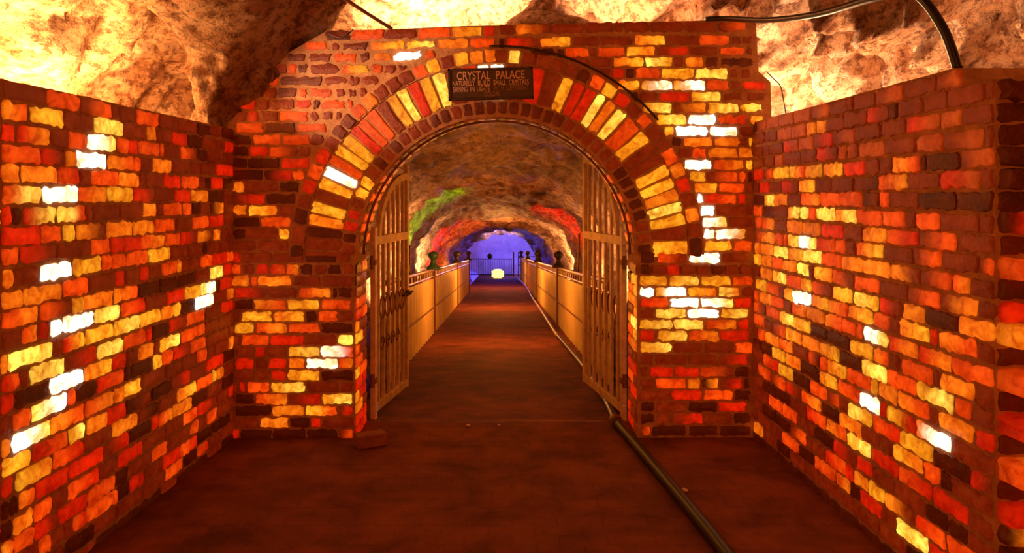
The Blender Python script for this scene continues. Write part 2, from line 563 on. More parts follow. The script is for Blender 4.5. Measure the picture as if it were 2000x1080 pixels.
def plane_wall(name, P, tiles, px2y, y_lo, y_hi, z0, pitch, nlo, nhi, near_split, thick, topf=None):
    B = BrickMesh()
    rows = {}
    for x0, x1, y, c in parse(tiles):
        ya, yb = sorted((px2y(x0), px2y(x1)))
        code = c if px2y(x0) < px2y(x1) else c[::-1]
        ym = px2y((x0 + x1) / 2)
        z = EYE - (y - HZ) * ym / F
        n = min(nhi, max(nlo, round((z - z0) / pitch)))
        if name == 'wall_right' and (n >= 3 or (n >= 0 and ym < 3.3)): code = code.replace('S', 'Q')
        rows.setdefault(n, []).append((ya, yb, code))
    for n in range(nlo, nhi + 1):
        ents = rows.get(n, [])
        lst = fill_row(ents if n > -20 else [], near_split, y_hi, DIST if n > -20 else [('K', 0.8), ('D', 0.2)])
        if y_lo < near_split:
            lst = fill_row([], y_lo, near_split, DISTN) + lst
        ph = n * 1.7
        for t0, t1, c in lst:
            if topf and not topf((t0 + t1) / 2, n):
                continue
            zc0 = z0 + n * pitch + 0.004 * math.sin(t0 * 2.1 + ph); zc1 = z0 + n * pitch + 0.004 * math.sin(t1 * 2.1 + ph)
            h = pitch
            B.brick(P, (t0, t1, zc0 - h / 2, zc0 + h / 2, zc1 - h / 2, zc1 + h / 2), (t1 - t0, h), c)
    return B

zt = 1.654 + 5.5 * 0.0828
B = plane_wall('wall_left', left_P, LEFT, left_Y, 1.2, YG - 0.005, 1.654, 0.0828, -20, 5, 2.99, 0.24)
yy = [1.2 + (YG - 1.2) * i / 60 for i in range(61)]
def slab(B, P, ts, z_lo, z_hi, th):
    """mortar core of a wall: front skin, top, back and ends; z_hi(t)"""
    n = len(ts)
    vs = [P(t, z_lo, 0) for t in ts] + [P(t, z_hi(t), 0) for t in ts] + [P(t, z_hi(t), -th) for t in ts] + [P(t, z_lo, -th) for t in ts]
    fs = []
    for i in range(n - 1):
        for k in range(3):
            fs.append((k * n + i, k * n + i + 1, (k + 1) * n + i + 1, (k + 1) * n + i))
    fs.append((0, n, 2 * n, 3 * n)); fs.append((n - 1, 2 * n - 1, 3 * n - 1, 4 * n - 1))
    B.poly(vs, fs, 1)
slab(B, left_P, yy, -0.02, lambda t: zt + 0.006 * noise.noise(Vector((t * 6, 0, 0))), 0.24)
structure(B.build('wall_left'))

# ---- wall_right ----------------------------------------------------------
YR = 2.81                        # near end of the right wall
def right_P(t, z, d):
    return Vector((1.9005 - 0.0467 * t - d, t, z))
def right_Y(px): return 543.0 * YG / (px - 930.0)
RIGHT = [
 (1460,200,4.154,'80-155,205,DS 160-260,185,S 270-380,155,S 390-520,115,S 530-660,80,DS 680-820,45,D 865-1040,20,D 145-240,285,D 245-360,265,S '
  '375-480,235,S 495-560,215,O 565-635,205,O 650-790,175,D 805-980,140,D 990-1160,110,RD 135-185,385,D 190-290,380,D 305-415,360,RS 425-540,330,S '
  '555-690,315,DR 710-865,290,DS 895-1080,260,D 140-220,480,D 235-300,470,S 310-435,460,D 445-565,445,D 580-740,420,RD 745-810,415,S 815-900,410,SD '
  '920-1110,390,S 140-215,580,DS 220-340,570,A 345-465,560,AS 480-600,545,OA 630-770,540,OA 790-950,540,R 970-1080,525,D 105-180,690,R 185-285,680,D '
  '295-420,680,RD 425-545,675,OA 555-675,670,D 705-865,670,D 880-1060,665,DK 140-220,785,AY 225-330,785,O 335-435,795,D 460-590,800,SO 600-750,805,S '
  '765-940,800,S 950-1080,810,KD 125-330,885,KD 340-425,900,OY 430-500,900,Y 505-560,905,S 570-710,910,Y 725-885,930,OY 905-1080,935,S 70-125,980,S '
  '130-220,975,SO 225-320,985,D 335-450,1000,O 455-590,1010,O 610-780,1040,R 790-940,1060,D'),
 (1460,440,4.154,'955-1120,75,O 70-120,65,DS 120-225,60,O 235-300,80,S 330-415,100,AY 430-560,125,WY 570-715,150,RS 725-800,165,S 800-880,180,D '
  '890-1110,220,SA 60-110,170,O 115-215,180,O 225-330,205,Y 335-460,225,OA 470-605,255,Y 615-765,280,S 780-940,310,O 955-1160,350,O 60-115,250,A '
  '120-200,270,O 205-285,285,S 295-405,325,O 410-510,360,Y 550-690,395,AO 700-865,435,SD 880-1060,475,S 110-205,370,O 210-320,410,AY 325-440,440,S '
  '445-525,470,OA 530-690,510,SD 705-850,565,A 870-1070,620,YA 70-160,455,A 165-265,490,S 310-375,530,A 380-510,580,W 530-655,620,OA 670-815,670,OS '
  '830-1025,735,OA 1030-1160,790,S 60-95,540,S 95-200,550,O 200-300,590,S 305-365,640,D 375-480,680,SO 490-635,725,O 640-770,780,OS 780-880,830,S '
  '885-940,850,S 60-150,640,SD 155-265,680,S 270-380,740,AY 385-515,790,A 520-650,850,K 660-830,910,K 850-1020,1000,A 45-205,730,AO 210-315,810,DS '
  '320-440,865,AO 450-585,930,O 600-750,1000,OA 50-145,820,S 150-255,870,O 265-370,930,SO 375-500,990,D 55-90,900,D 95-205,940,S 205-310,1010,A'),
 (1460,660,4.154,'510-600,140,SD 600-655,190,S 755-930,180,K 315-430,160,O 440-580,230,K 655-800,260,OA 50-135,110,D 145-255,170,SR 260-375,240,A '
  '380-510,310,K 600-735,320,OA 35-90,180,K 90-190,230,S 200-305,310,DS 320-440,390,RD 520-655,400,S 740-910,430,S 815-1000,340,S '
  '445-600,490,SO 660-750,500,DS 750-820,540,D 40-130,300,D 135-230,370,K 240-350,450,K 360-480,550,D 500-640,640,RS 595-750,600,K '
  '830-1010,620,YA 925-1080,540,W 90-170,440,D 185-290,520,S 295-410,600,S 440-550,690,D 650-805,760,OS 755-915,690,O 830-950,780,DS 35-130,490,D '
  '135-235,570,K 240-345,660,K 355-480,760,DS 560-705,810,K 815-1000,880,AY 950-1080,840,D 35-130,690,O 90-180,640,D 185-285,730,D 290-420,830,S '
  '485-635,870,D 715-885,930,RD 60-130,770,K 135-240,780,D 245-345,880,K 425-550,930,K 640-800,1010,RS 900-1020,1050,R 160-270,880,K 355-475,980,D'),
 (1700,130,3.6,'0-40,230,D 45-230,205,DS 250-465,140,D 485-650,90,DS 655-760,70,D 205-370,300,D 385-540,250,D 560-810,210,D '
  '830-960,175,D 0-95,470,D 100-255,435,D 270-490,400,RS 505-645,365,S 660-940,320,D 120-330,560,D 330-515,535,S 535-785,510,DS '
  '830-940,470,D 0-135,700,D 165-350,690,OS 360-400,690,K 410-630,665,K 645-940,640,DS 0-60,830,K 75-260,820,SO 275-490,810,D 515-780,800,RS '
  '795-935,800,D 0-130,945,DS 140-340,955,D 360-600,965,K 640-935,960,K'),
 (1700,400,3.6,'0-95,95,S 105-245,100,S 260-330,120,D 330-490,110,S 500-750,135,D 800-930,145,D 0-125,215,O 135-335,240,SR 360-590,265,DS 640-930,300,D '
  '85-315,360,D 320-510,385,DS 520-765,430,D 785-920,450,DS 0-140,460,O 150-350,500,OD 375-580,545,DS 585-715,570,SO 720-920,610,D '
  '75-270,610,D 280-490,670,DS 505-760,735,DO 770-905,780,D 75-210,715,RD 245-385,770,O 395-625,830,K 630-930,900,O 0-195,840,OS 215-415,910,OA '
  '425-480,960,R 485-750,1000,OS 760-930,1050,D'),
 (1640,640,3.6,'175-340,80,WY 350-550,150,RO 570-790,230,RO 800-1100,320,S 250-350,220,OS 350-430,250,D 440-660,330,S 665-710,370,D '
  '710-955,450,O 965-1100,550,D 165-335,310,Y 345-540,410,S 560-805,520,AY 815-940,620,S 945-1100,700,D 0-50,310,A 55-220,350,S 230-275,440,A '
  '280-410,470,O 420-630,570,OS 650-700,620,D 700-950,730,O 955-1100,850,R 335-525,640,AR 555-790,790,OW 795-1100,920,D '
  '240-430,720,SR 440-660,860,A 675-920,970,K 180-370,810,D 380-580,930,AO 610-720,1020,S 235-410,960,R'),
 (1600,830,4.32,'140-320,250,RD 335-540,410,R 455-660,330,R 695-945,540,SR 900-1080,480,DS 80-230,330,SR 240-300,400,R 300-410,470,O 560-800,640,OD '
  '820-1080,830,RS 150-270,520,SO 435-660,670,A 665-935,870,Y 350-530,710,R 540-770,900,D 780-930,1020,DS 940-1080,1040,R'),
 (1800,780,3.6,'95-335,800,R 195-330,960,K 215-500,700,D 360-500,620,RD 360-500,930,D 260-490,1040,D 70-180,1020,R'),
]
zr = 1.63 + 6.5 * 0.0812
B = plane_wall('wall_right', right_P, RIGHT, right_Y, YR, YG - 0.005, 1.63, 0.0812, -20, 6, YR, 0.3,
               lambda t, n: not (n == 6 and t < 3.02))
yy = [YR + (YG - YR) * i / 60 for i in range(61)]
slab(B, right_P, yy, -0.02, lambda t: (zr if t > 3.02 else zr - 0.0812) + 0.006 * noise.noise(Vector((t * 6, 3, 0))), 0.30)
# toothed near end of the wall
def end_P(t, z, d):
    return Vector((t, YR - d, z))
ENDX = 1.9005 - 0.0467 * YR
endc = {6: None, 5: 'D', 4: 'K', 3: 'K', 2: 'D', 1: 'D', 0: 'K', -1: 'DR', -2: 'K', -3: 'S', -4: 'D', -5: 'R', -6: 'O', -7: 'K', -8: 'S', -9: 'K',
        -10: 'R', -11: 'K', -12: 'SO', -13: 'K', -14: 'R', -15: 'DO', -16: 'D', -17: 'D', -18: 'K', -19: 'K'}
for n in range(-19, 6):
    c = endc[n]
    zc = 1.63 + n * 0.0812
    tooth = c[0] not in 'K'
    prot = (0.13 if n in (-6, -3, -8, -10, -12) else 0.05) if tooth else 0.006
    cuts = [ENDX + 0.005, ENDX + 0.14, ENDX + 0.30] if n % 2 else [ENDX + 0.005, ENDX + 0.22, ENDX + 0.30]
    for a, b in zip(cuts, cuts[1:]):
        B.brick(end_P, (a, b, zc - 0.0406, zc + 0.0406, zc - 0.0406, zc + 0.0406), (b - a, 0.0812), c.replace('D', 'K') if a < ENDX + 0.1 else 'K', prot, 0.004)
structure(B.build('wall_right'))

# ---- wall_gateway --------------------------------------------------------
def GX(px): return (px - 1000.0) * YG / F
def GZ(py): return EYE - (py - HZ) * YG / F
def gate_P(t, z, d): return Vector((t, YG - d, z))
AX, AZ = GX(970), GZ(499)         # arch centre
PXM = YG / F
R_IN, R1, R2, R_OUT = 271 * PXM, 304 * PXM, 375 * PXM, 403 * PXM
JL, JR = GX(693), GX(1245)
DEPTH = 0.40
yl = [69, 91, 112.5, 135] + [158 + 23 * k for k in range(31)]
yr = [52, 79, 100, 121, 143, 167, 189, 210, 234, 257, 277, 298, 322, 345, 368, 388, 411, 434, 457, 480, 503.5, 527, 549, 570, 591, 612, 633.5, 655.6,
      679, 702, 725.6, 749, 772, 794.4, 816.7, 841]
GATE = [
 (450,200,3.857,'130-210,100,R 370-580,100,S 600-670,105,D 690-780,100,D 60-240,195,S 270-480,190,K 520-735,195,S 20-160,285,K 165-365,290,S '
  '415-600,285,S 10-140,365,K 285-500,365,SD 520-600,365,D 10-125,460,K 135-370,460,K 390-610,465,R 10-230,545,K 275-470,545,KR 5-105,630,O 115-350,630,D '
  '385-525,630,K 10-260,725,DR 270-505,720,K 20-120,805,O 140-360,805,AO 365-490,810,D 0-25,890,S 35-215,890,K 240-465,890,S 30-110,985,K 120-355,985,D '
  '370-465,990,A'),
 (450,460,3.857,'50-200,75,D 210-460,75,D 470-550,75,D 80-310,170,D 320-550,170,D 565-790,170,K 820-905,170,D 905-945,170,S 10-85,255,S 90-180,255,D 190-290,255,R '
  '300-415,255,RS 420-520,255,SO 525-620,255,K 630-725,255,D 735-840,255,K 845-940,255,D 10-145,345,O 150-205,345,S 215-465,345,O 470-680,345,D '
  '690-930,345,D 50-275,430,RD 290-505,430,D 515-760,430,SO 765-805,430,K 820-920,430,K 45-175,515,K 185-420,515,OS 430-675,515,A 680-910,515,S '
  '40-75,595,D 80-320,595,A 325-555,595,OA 570-650,595,K 655-805,595,S 815-935,595,D 40-180,685,A 190-425,685,SO 440-670,685,S 690-935,685,K '
  '80-280,770,S 315-550,770,R 570-800,770,D 815-940,770,Y 50-180,860,D 185-265,860,R 270-430,860,D 435-665,860,AY 690-940,860,WS 60-180,950,R '
  '180-270,950,D 310-430,950,R 435-560,950,O 570-800,950,W 830-945,950,SO 50-185,1045,D 195-300,1045,D 300-425,1045,R 430-670,1045,A 690-945,1045,K'),
 (450,640,4.154,'70-130,475,R 130-310,475,S 335-605,475,AY 620-885,475,D 890-1000,475,D 60-190,570,K 205-465,570,SO 480-735,570,DR 740-1000,570,AY '
  '60-335,660,K 345-595,660,O 615-870,660,AS 880-1000,660,DR 80-220,765,D 240-470,765,O 485-650,765,K 650-740,765,R 750-1010,765,D 75-335,865,K '
  '350-610,865,K 620-870,865,K 880-1000,865,DS'),
 (1220,260,3.857,'350-420,80,K 460-650,70,O 690-870,60,O 930-975,60,A 500-605,160,S 640-840,145,O 865-1000,140,O 415-645,240,W 680-880,235,SO '
  '935-980,240,A 465-610,330,A 620-845,330,DS 870-920,330,S 925-985,330,K 490-695,420,OA 710-905,415,S 425-490,500,D 500-590,500,W 600-840,500,RS '
  '855-920,500,R 530-670,585,W 695-910,585,D 560-775,670,WY 780-975,670,D 565-670,770,W 690-915,760,WA 590-805,850,A 820-975,850,S 130-230,940,K '
  '240-480,940,SD 485-715,940,W 735-930,940,D 120-195,1030,K 200-310,1030,D 315-415,1030,R 420-525,1030,D 530-640,1030,D 645-745,1030,K '
  '750-860,1030,D 860-960,1030,D'),
 (1220,500,3.857,'95-325,185,A 330-565,185,AY 570-805,185,A 810-980,185,S 85-230,265,W 235-465,265,AW 475-695,265,AO 705-870,265,YO 875-970,265,D '
  '125-335,350,RS 340-565,350,W 570-820,350,WY 830-960,350,R 130-225,430,D 230-465,430,Y 475-710,430,W 725-935,430,AY 110-360,515,AY 370-600,515,Y '
  '610-850,515,SO 850-940,515,R 120-235,600,R 240-470,600,AY 480-710,600,SO 720-940,600,R 110-350,690,AY 365-585,690,D 600-825,690,D 835-970,690,S '
  '120-210,780,D 235-465,780,D 490-700,780,D 710-930,780,DR 130-180,870,D 185-355,870,R 380-560,870,R 570-820,870,SD 830-945,870,K 130-225,960,D '
  '235-460,960,S 475-570,960,O 590-705,960,KO 720-890,960,DR 895-945,960,K'),
 (1220,700,5.4,'160-480,390,D 500-820,390,R 830-1140,390,S 1160-1330,390,K 180-310,510,K 330-650,510,D 680-970,510,K 1000-1280,510,R 180-320,630,K '
  '330-480,630,D 490-820,630,DR 840-1130,630,D 1150-1330,630,K 170-270,760,DS 290-660,760,K 670-980,760,K 990-1330,760,K'),
 (500,0,3.858,'530-710,265,K 725-950,265,S 985-1200,265,D 1225-1450,265,S 1490-1710,265,OA 1730-1929,255,D 380-555,360,S 640-845,345,K 865-1110,345,OA '
  '1130-1345,345,AY 1380-1600,335,O 1615-1850,330,S 1880-2120,325,RD 580-770,430,S 870-1010,430,O 1040-1240,430,W 1280-1480,415,S 240-310,520,S '
  '400-610,520,D 640-855,520,SA 870-960,520,S 960-1060,520,D 80-175,615,S 500-680,600,D 710-770,610,D 800-930,610,D 0-60,700,K 160-300,700,K 330-380,690,S '
  '420-570,710,S 600-680,700,D 690-770,700,D 0-100,790,D 290-420,780,R 490-680,780,S 175-380,870,S 410-480,880,D 490-590,880,D'),
 (1000,0,3.858,'50-280,235,OD 320-525,230,D 570-770,215,D 840-1020,210,D 1060-1280,205,D 1310-1530,205,D 1560-1770,195,DS 235-430,320,OA 480-650,310,D '
  '680-905,300,D 930-1165,290,OA 1170-1395,295,D 1420-1640,290,S 1650-1730,290,D 150-330,395,K 400-580,395,S 640-845,385,S 865-1060,380,AO 1110-1305,380,DR '
  '1355-1540,380,D 1580-1760,370,S 585-745,480,D 765-990,470,OA 1005-1215,465,YA 1300-1430,455,O 1480-1560,455,K 750-850,550,R 930-1110,550,S '
  '1130-1365,550,A 1390-1615,545,Y 1650-1700,545,D 1725-1800,545,D 800-960,645,OA 975-1205,640,AW 1215-1450,635,AW 1475-1635,630,S 1725-1929,630,R '
  '960-1080,720,D 1130-1330,715,R 1360-1565,715,AY 1600-1750,705,D 970-1200,810,AY 1220-1460,810,DO 1480-1700,800,AY 1730-1890,795,AY 1100-1310,900,AY '
  '1330-1535,895,W 1545-1780,880,SR 1780-1910,880,OA 1140-1220,990,A 1235-1470,985,W 1490-1705,985,W'),
]
def diag_x(y):                    # ragged left shoulder of the gateway wall
    pts = [(40, 660), (62, 640), (105, 565), (140, 515), (190, 470), (235, 450), (900, 448)]
    for (ya, xa), (yb, xb) in zip(pts, pts[1:]):
        if ya <= y <= yb:
            return xa + (xb - xa) * (y - ya) / (yb - ya)
    return 448
def right_x(y): return 1466 if y < 60 else (1472 if y < 150 else (1499 if y < 237 else 1471))
def arch_half(y, R=403.0):
    if y >= 499: return 277.0
    q = R * R - (499 - y) ** 2
    return math.sqrt(q) if q > 0 else 0.0
def top_tilt(side, y, x):         # the two top courses run right across, rising to the right
    return 0.0
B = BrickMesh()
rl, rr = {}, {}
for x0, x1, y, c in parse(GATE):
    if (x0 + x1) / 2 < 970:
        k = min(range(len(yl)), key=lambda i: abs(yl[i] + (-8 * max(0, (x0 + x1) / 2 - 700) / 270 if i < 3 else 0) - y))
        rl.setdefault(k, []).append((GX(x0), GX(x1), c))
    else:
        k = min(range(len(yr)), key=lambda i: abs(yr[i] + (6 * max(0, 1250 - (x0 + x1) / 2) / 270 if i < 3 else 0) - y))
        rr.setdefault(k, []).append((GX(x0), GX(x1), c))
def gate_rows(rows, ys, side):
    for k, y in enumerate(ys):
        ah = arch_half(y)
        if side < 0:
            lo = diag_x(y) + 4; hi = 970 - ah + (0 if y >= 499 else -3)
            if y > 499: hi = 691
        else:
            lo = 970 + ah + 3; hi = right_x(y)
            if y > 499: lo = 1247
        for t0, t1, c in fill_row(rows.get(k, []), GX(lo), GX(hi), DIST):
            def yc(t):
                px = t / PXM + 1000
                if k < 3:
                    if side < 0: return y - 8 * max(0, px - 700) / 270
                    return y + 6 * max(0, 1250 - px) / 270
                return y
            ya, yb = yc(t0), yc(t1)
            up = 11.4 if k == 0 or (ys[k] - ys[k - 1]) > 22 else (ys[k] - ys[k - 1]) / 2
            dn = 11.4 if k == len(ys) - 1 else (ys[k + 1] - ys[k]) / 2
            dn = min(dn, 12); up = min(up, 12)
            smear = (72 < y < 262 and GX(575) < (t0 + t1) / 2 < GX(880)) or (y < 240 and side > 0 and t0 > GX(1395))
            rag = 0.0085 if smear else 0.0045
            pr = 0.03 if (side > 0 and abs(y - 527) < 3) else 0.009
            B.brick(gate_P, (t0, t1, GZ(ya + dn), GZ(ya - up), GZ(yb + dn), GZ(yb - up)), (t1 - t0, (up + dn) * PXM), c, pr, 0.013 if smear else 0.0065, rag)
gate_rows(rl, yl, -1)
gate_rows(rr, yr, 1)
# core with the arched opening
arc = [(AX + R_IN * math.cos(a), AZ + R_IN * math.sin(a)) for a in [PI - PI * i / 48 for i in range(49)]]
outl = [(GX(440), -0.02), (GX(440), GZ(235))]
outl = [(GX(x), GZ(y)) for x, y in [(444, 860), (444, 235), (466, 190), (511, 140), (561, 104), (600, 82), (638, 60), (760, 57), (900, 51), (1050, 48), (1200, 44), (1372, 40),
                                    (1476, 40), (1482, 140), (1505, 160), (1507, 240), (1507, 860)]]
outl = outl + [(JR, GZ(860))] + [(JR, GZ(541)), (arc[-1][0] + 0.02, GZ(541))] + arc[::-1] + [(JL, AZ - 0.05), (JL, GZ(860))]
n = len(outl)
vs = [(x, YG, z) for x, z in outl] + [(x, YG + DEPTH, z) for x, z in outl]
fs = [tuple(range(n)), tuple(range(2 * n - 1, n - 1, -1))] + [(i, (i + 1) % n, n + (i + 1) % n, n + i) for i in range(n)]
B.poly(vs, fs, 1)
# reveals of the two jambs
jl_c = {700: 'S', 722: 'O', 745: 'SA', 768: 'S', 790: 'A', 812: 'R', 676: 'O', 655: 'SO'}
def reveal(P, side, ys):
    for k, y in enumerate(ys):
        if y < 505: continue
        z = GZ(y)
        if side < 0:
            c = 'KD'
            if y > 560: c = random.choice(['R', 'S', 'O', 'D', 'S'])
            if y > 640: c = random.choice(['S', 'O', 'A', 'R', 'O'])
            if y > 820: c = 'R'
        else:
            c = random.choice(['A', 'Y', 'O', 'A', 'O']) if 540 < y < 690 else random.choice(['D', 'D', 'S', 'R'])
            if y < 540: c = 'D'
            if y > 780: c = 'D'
        cut = 0.13 if k % 2 else 0.24
        h = 0.0403
        B.brick(P, (YG + 0.004, YG + cut, z - h, z + h, z - h, z + h), (cut, 2 * h), c)
        B.brick(P, (YG + cut, YG + DEPTH - 0.004, z - h, z + h, z - h, z + h), (DEPTH - cut, 2 * h), random.choice('DSDKO' if y < 700 else 'DSRR'))
reveal(lambda t, z, d: Vector((JL + d, t, z)), -1, yl)
reveal(lambda t, z, d: Vector((JR - d, t, z)), 1, yr)
wall_gateway = structure(B.build('wall_gateway'))

# ---- brick arch, a part of the gateway wall ------------------------------
def arch_P(t, z, d): return Vector((AX + z * math.cos(t), YG - d, AZ + z * math.sin(t)))
MAIN = [
 (450,200,3.857,'690,1060,D 695,985,K 700,900,SO 725,810,AY 755,725,D 785,640,AO 820,570,W 865,480,DS 890,410,A 970,350,A 1000,270,S 1040,215,R'),
 (560,80,3.857,'590,735,R 640,685,RS 700,630,S 770,565,D 850,510,A 905,455,AY 985,440,S 1060,360,OY'),
 (500,0,3.858,'1220,740,R 1320,690,OA 1390,670,YA 1700,495,W 1810,495,W 1640,600,R'),
 (1000,0,3.858,'180,560,R 235,640,R 290,660,D 390,700,AO 460,750,R 540,790,R 610,830,AY 690,870,SO 760,920,YA 830,1000,SR'),
 (1040,60,3.6,'690,760,OS 700,825,SA 750,890,DR 810,945,DS 850,1020,AO'),
 (1220,260,3.857,'160,250,DS 220,330,A 255,415,AO 275,500,OA 305,585,YA 325,670,OA 340,760,D 365,850,OA'),
]
OUTER = [
 (450,200,3.857,'510,1000,D 540,850,K 560,745,D 600,635,R 650,530,S 700,410,R 765,300,D 810,215,K 880,150,K 980,80,D'),
 (560,80,3.857,'390,680,K 460,610,K 545,530,DS 620,455,O 715,380,D 800,330,D 900,270,D 1010,225,S'),
 (500,0,3.858,'1330,490,A 1440,465,D 1550,460,A 1670,430,SO 1770,425,O 1850,425,D 1920,420,AY'),
 (1000,0,3.858,'20,430,Y 115,445,D 235,460,D 345,490,D 450,540,D 545,560,K 630,630,S 725,700,OA 820,770,R 900,850,D 990,930,SD 1060,1000,D'),
 (1220,260,3.857,'330,190,S 380,290,O 420,395,R 455,510,D 480,620,O 500,730,D 530,845,K'),
]
def ang_list(tiles):
    out = []
    for ox, oy, sc, txt in tiles:
        for e in txt.split():
            x, y, c = e.split(',')
            out.append((math.atan2(499 - (oy + float(y) / sc), ox + float(x) / sc - 970), c))
    return sorted(out)
B = BrickMesh()
def ring(lst, r0, r1, step, prot, rag):
    # cuts midway between measured neighbours, extra bricks where there is a wide gap
    a0, a1 = -0.01, PI + 0.01
    pts = [(a, c) for a, c in lst if a0 < a < a1]
    clean = []
    for a, c in pts:
        if not clean or a - clean[-1][0] > step * 0.62: clean.append((a, c))
    cuts = [a0]
    items = []
    prev = a0
    for i, (a, c) in enumerate(clean):
        nxt = clean[i + 1][0] if i + 1 < len(clean) else a1 + step / 2
        lo = max(prev, a - step * 0.62); hi = min((a + nxt) / 2, a + step * 0.62)
        g = lo - prev
        if g > step * 0.45:
            m = max(1, round(g / step))
            for j in range(m): items.append((prev + g * j / m, prev + g * (j + 1) / m, pick(DIST)))
        else: lo = prev
        items.append((lo, hi, c)); prev = hi
    g = a1 - prev
    if g > step * 0.4:
        m = max(1, round(g / step))
        for j in range(m): items.append((prev + g * j / m, prev + g * (j + 1) / m, pick(DIST)))
    rm = (r0 + r1) / 2
    for lo, hi, c in items:
        # measured codes run across the picture, the brick runs along its radius: keep the brighter one
        code = c if len(c) == 1 else max(c, key=lambda k: GLOW[k][1]) if random.random() < 0.7 else c[0]
        B.brick(arch_P, (lo, hi, r0, r1, r0, r1), ((hi - lo) * rm, r1 - r0), code, prot, 0.006, rag)
ring(ang_list(MAIN), R1, R2, 0.074, 0.012, 0.0045)
ring(ang_list(OUTER), R2, R_OUT, 0.078, 0.022, 0.0035)
k = 40
for i in range(k):
    a, b = PI * i / k, PI * (i + 1) / k
    am = (a + b) / 2
    c = 'D' if random.random() < 0.45 else 'K'
    if abs(am - 2.67) < 0.05: c = 'A'
    if abs(am - 2.9) < 0.05: c = 'R'
    B.brick(arch_P, (a, b, R_IN + 0.012, R1, R_IN + 0.012, R1), ((b - a) * R_IN, R1 - R_IN - 0.012), c, 0.007, 0.0085, 0.004)
    # soffit headers
    for d0, d1 in ((0.01, 0.12), (0.12, 0.26), (0.26, 0.39)):
        cc = random.choice('KDDS') if am < 0.6 or am > 2.5 else random.choice('KKD')
        B.brick(lambda t, z, d: Vector((AX + (R_IN - d) * math.cos(t), YG + z, AZ + (R_IN - d) * math.sin(t))), (a, b, d0, d1, d0, d1),
                ((b - a) * R_IN, d1 - d0), cc, 0.006)
# mortar band under the outer ring so that it stands proud of the wall
m = 60
vs = []; fs = []
for i in range(m + 1):
    a = PI * i / m
    for r, d in ((R2, 0.0), (R2, 0.012), (R_OUT + 0.006, 0.012), (R_OUT + 0.006, 0.0)):
        vs.append(arch_P(a, r, d))
for i in range(m):
    for j in range(3):
        fs.append((i * 4 + j, i * 4 + j + 1, (i + 1) * 4 + j + 1, (i + 1) * 4 + j))
B.poly(vs, fs, 1)
arch = B.build('brick_arch', wall_gateway)

# ---- floor ---------------------------------------------------------------
vs = []; fs = []
ny, nx = 170, 24
for j in range(ny + 1):
    Y = 0.8 + 41.5 * (j / ny) ** 1.6
    for i in range(nx + 1):
        u = i / nx
        if Y < 5.66:
            X = -2.3 + 4.4 * u
        else:
            X = xc(Y) + (-1.12 + 2.24 * u)
        z = zf(Y) + 0.006 * noise.noise(Vector((X * 2.2, Y * 2.2, 0)))
        vs.append((X, Y, z))
for j in range(ny):
    for i in range(nx):
        a = j * (nx + 1) + i
        fs.append((a, a + 1, a + nx + 2, a + nx + 1))
structure(mesh_obj('floor', vs, fs, M_FLOOR, smooth=True))

# ---- ceiling: the rough salt rock over the chamber -------------------------
def fbm(p, sc, oct=4):
    return noise.fractal(Vector((p[0] * sc, p[1] * sc, p[2] * sc)), 0.9, 2.1, oct)
def rock_disp(p, seed, big=0.20, mid=0.075, fine=0.022):
    q = Vector((p[0] + seed, p[1] - seed * 0.7, p[2] + seed * 1.3))
    d = big * noise.noise(q * 0.95) + mid * (abs(noise.noise(q * 2.6)) * 2 - 0.5) * 1.3
    d += mid * 0.6 * noise.noise(Vector((q[0] * 5.2, q[1] * 5.2, q[2] * 2.4)))
    d += fine * (noise.noise(q * 11) + 0.7 * noise.noise(q * 23)) + fine * 1.3 * (abs(noise.noise(q * 7.3)) * 2 - 0.5)
    return d
vs = []; fs = []
NU, NV = 230, 150
CX = -0.12
for j in range(NV + 1):
    Y = -0.6 + 7.9 * j / NV
    k = 1.0
    if Y > 5.2:
        t = (Y - 5.2) / 2.1
        k = 1.0 - 0.50 * t * t
    for i in range(NU + 1):
        th = math.radians(205 - 230 * i / NU)
        cs, sn = math.cos(th), math.sin(th)
        rx = (3.0 if cs < 0 else 2.75) * (1 - 0.05 * math.sin(Y * 1.3))
        X = rx * (abs(cs) ** 0.75) * (1 if cs > 0 else -1)
        Z = 1.3 + 2.02 * (abs(sn) ** 0.85) * (1 if sn > 0 else -1)
        kz = 1.0 if Y < 6.0 else 1.0 - 0.25 * ((Y - 6.0) / 1.3) ** 2
        p = Vector((CX + X * k, Y, 1.3 + (Z - 1.3) * kz))
        nrm = Vector((X / rx, 0.25, (Z - 1.3) / 2.0))
        k2 = 1.0 + 1.5 * min(1.0, max(0.0, (p.x - 0.7) / 0.6))
        d = rock_disp(p, 3.0, 0.18, 0.095 * k2, 0.024 * k2)
        vs.append(p - nrm * (d - 0.06))
for j in range(NV):
    for i in range(NU):
        a = j * (NU + 1) + i
        fs.append((a, a + 1, a + NU + 2, a + NU + 1))
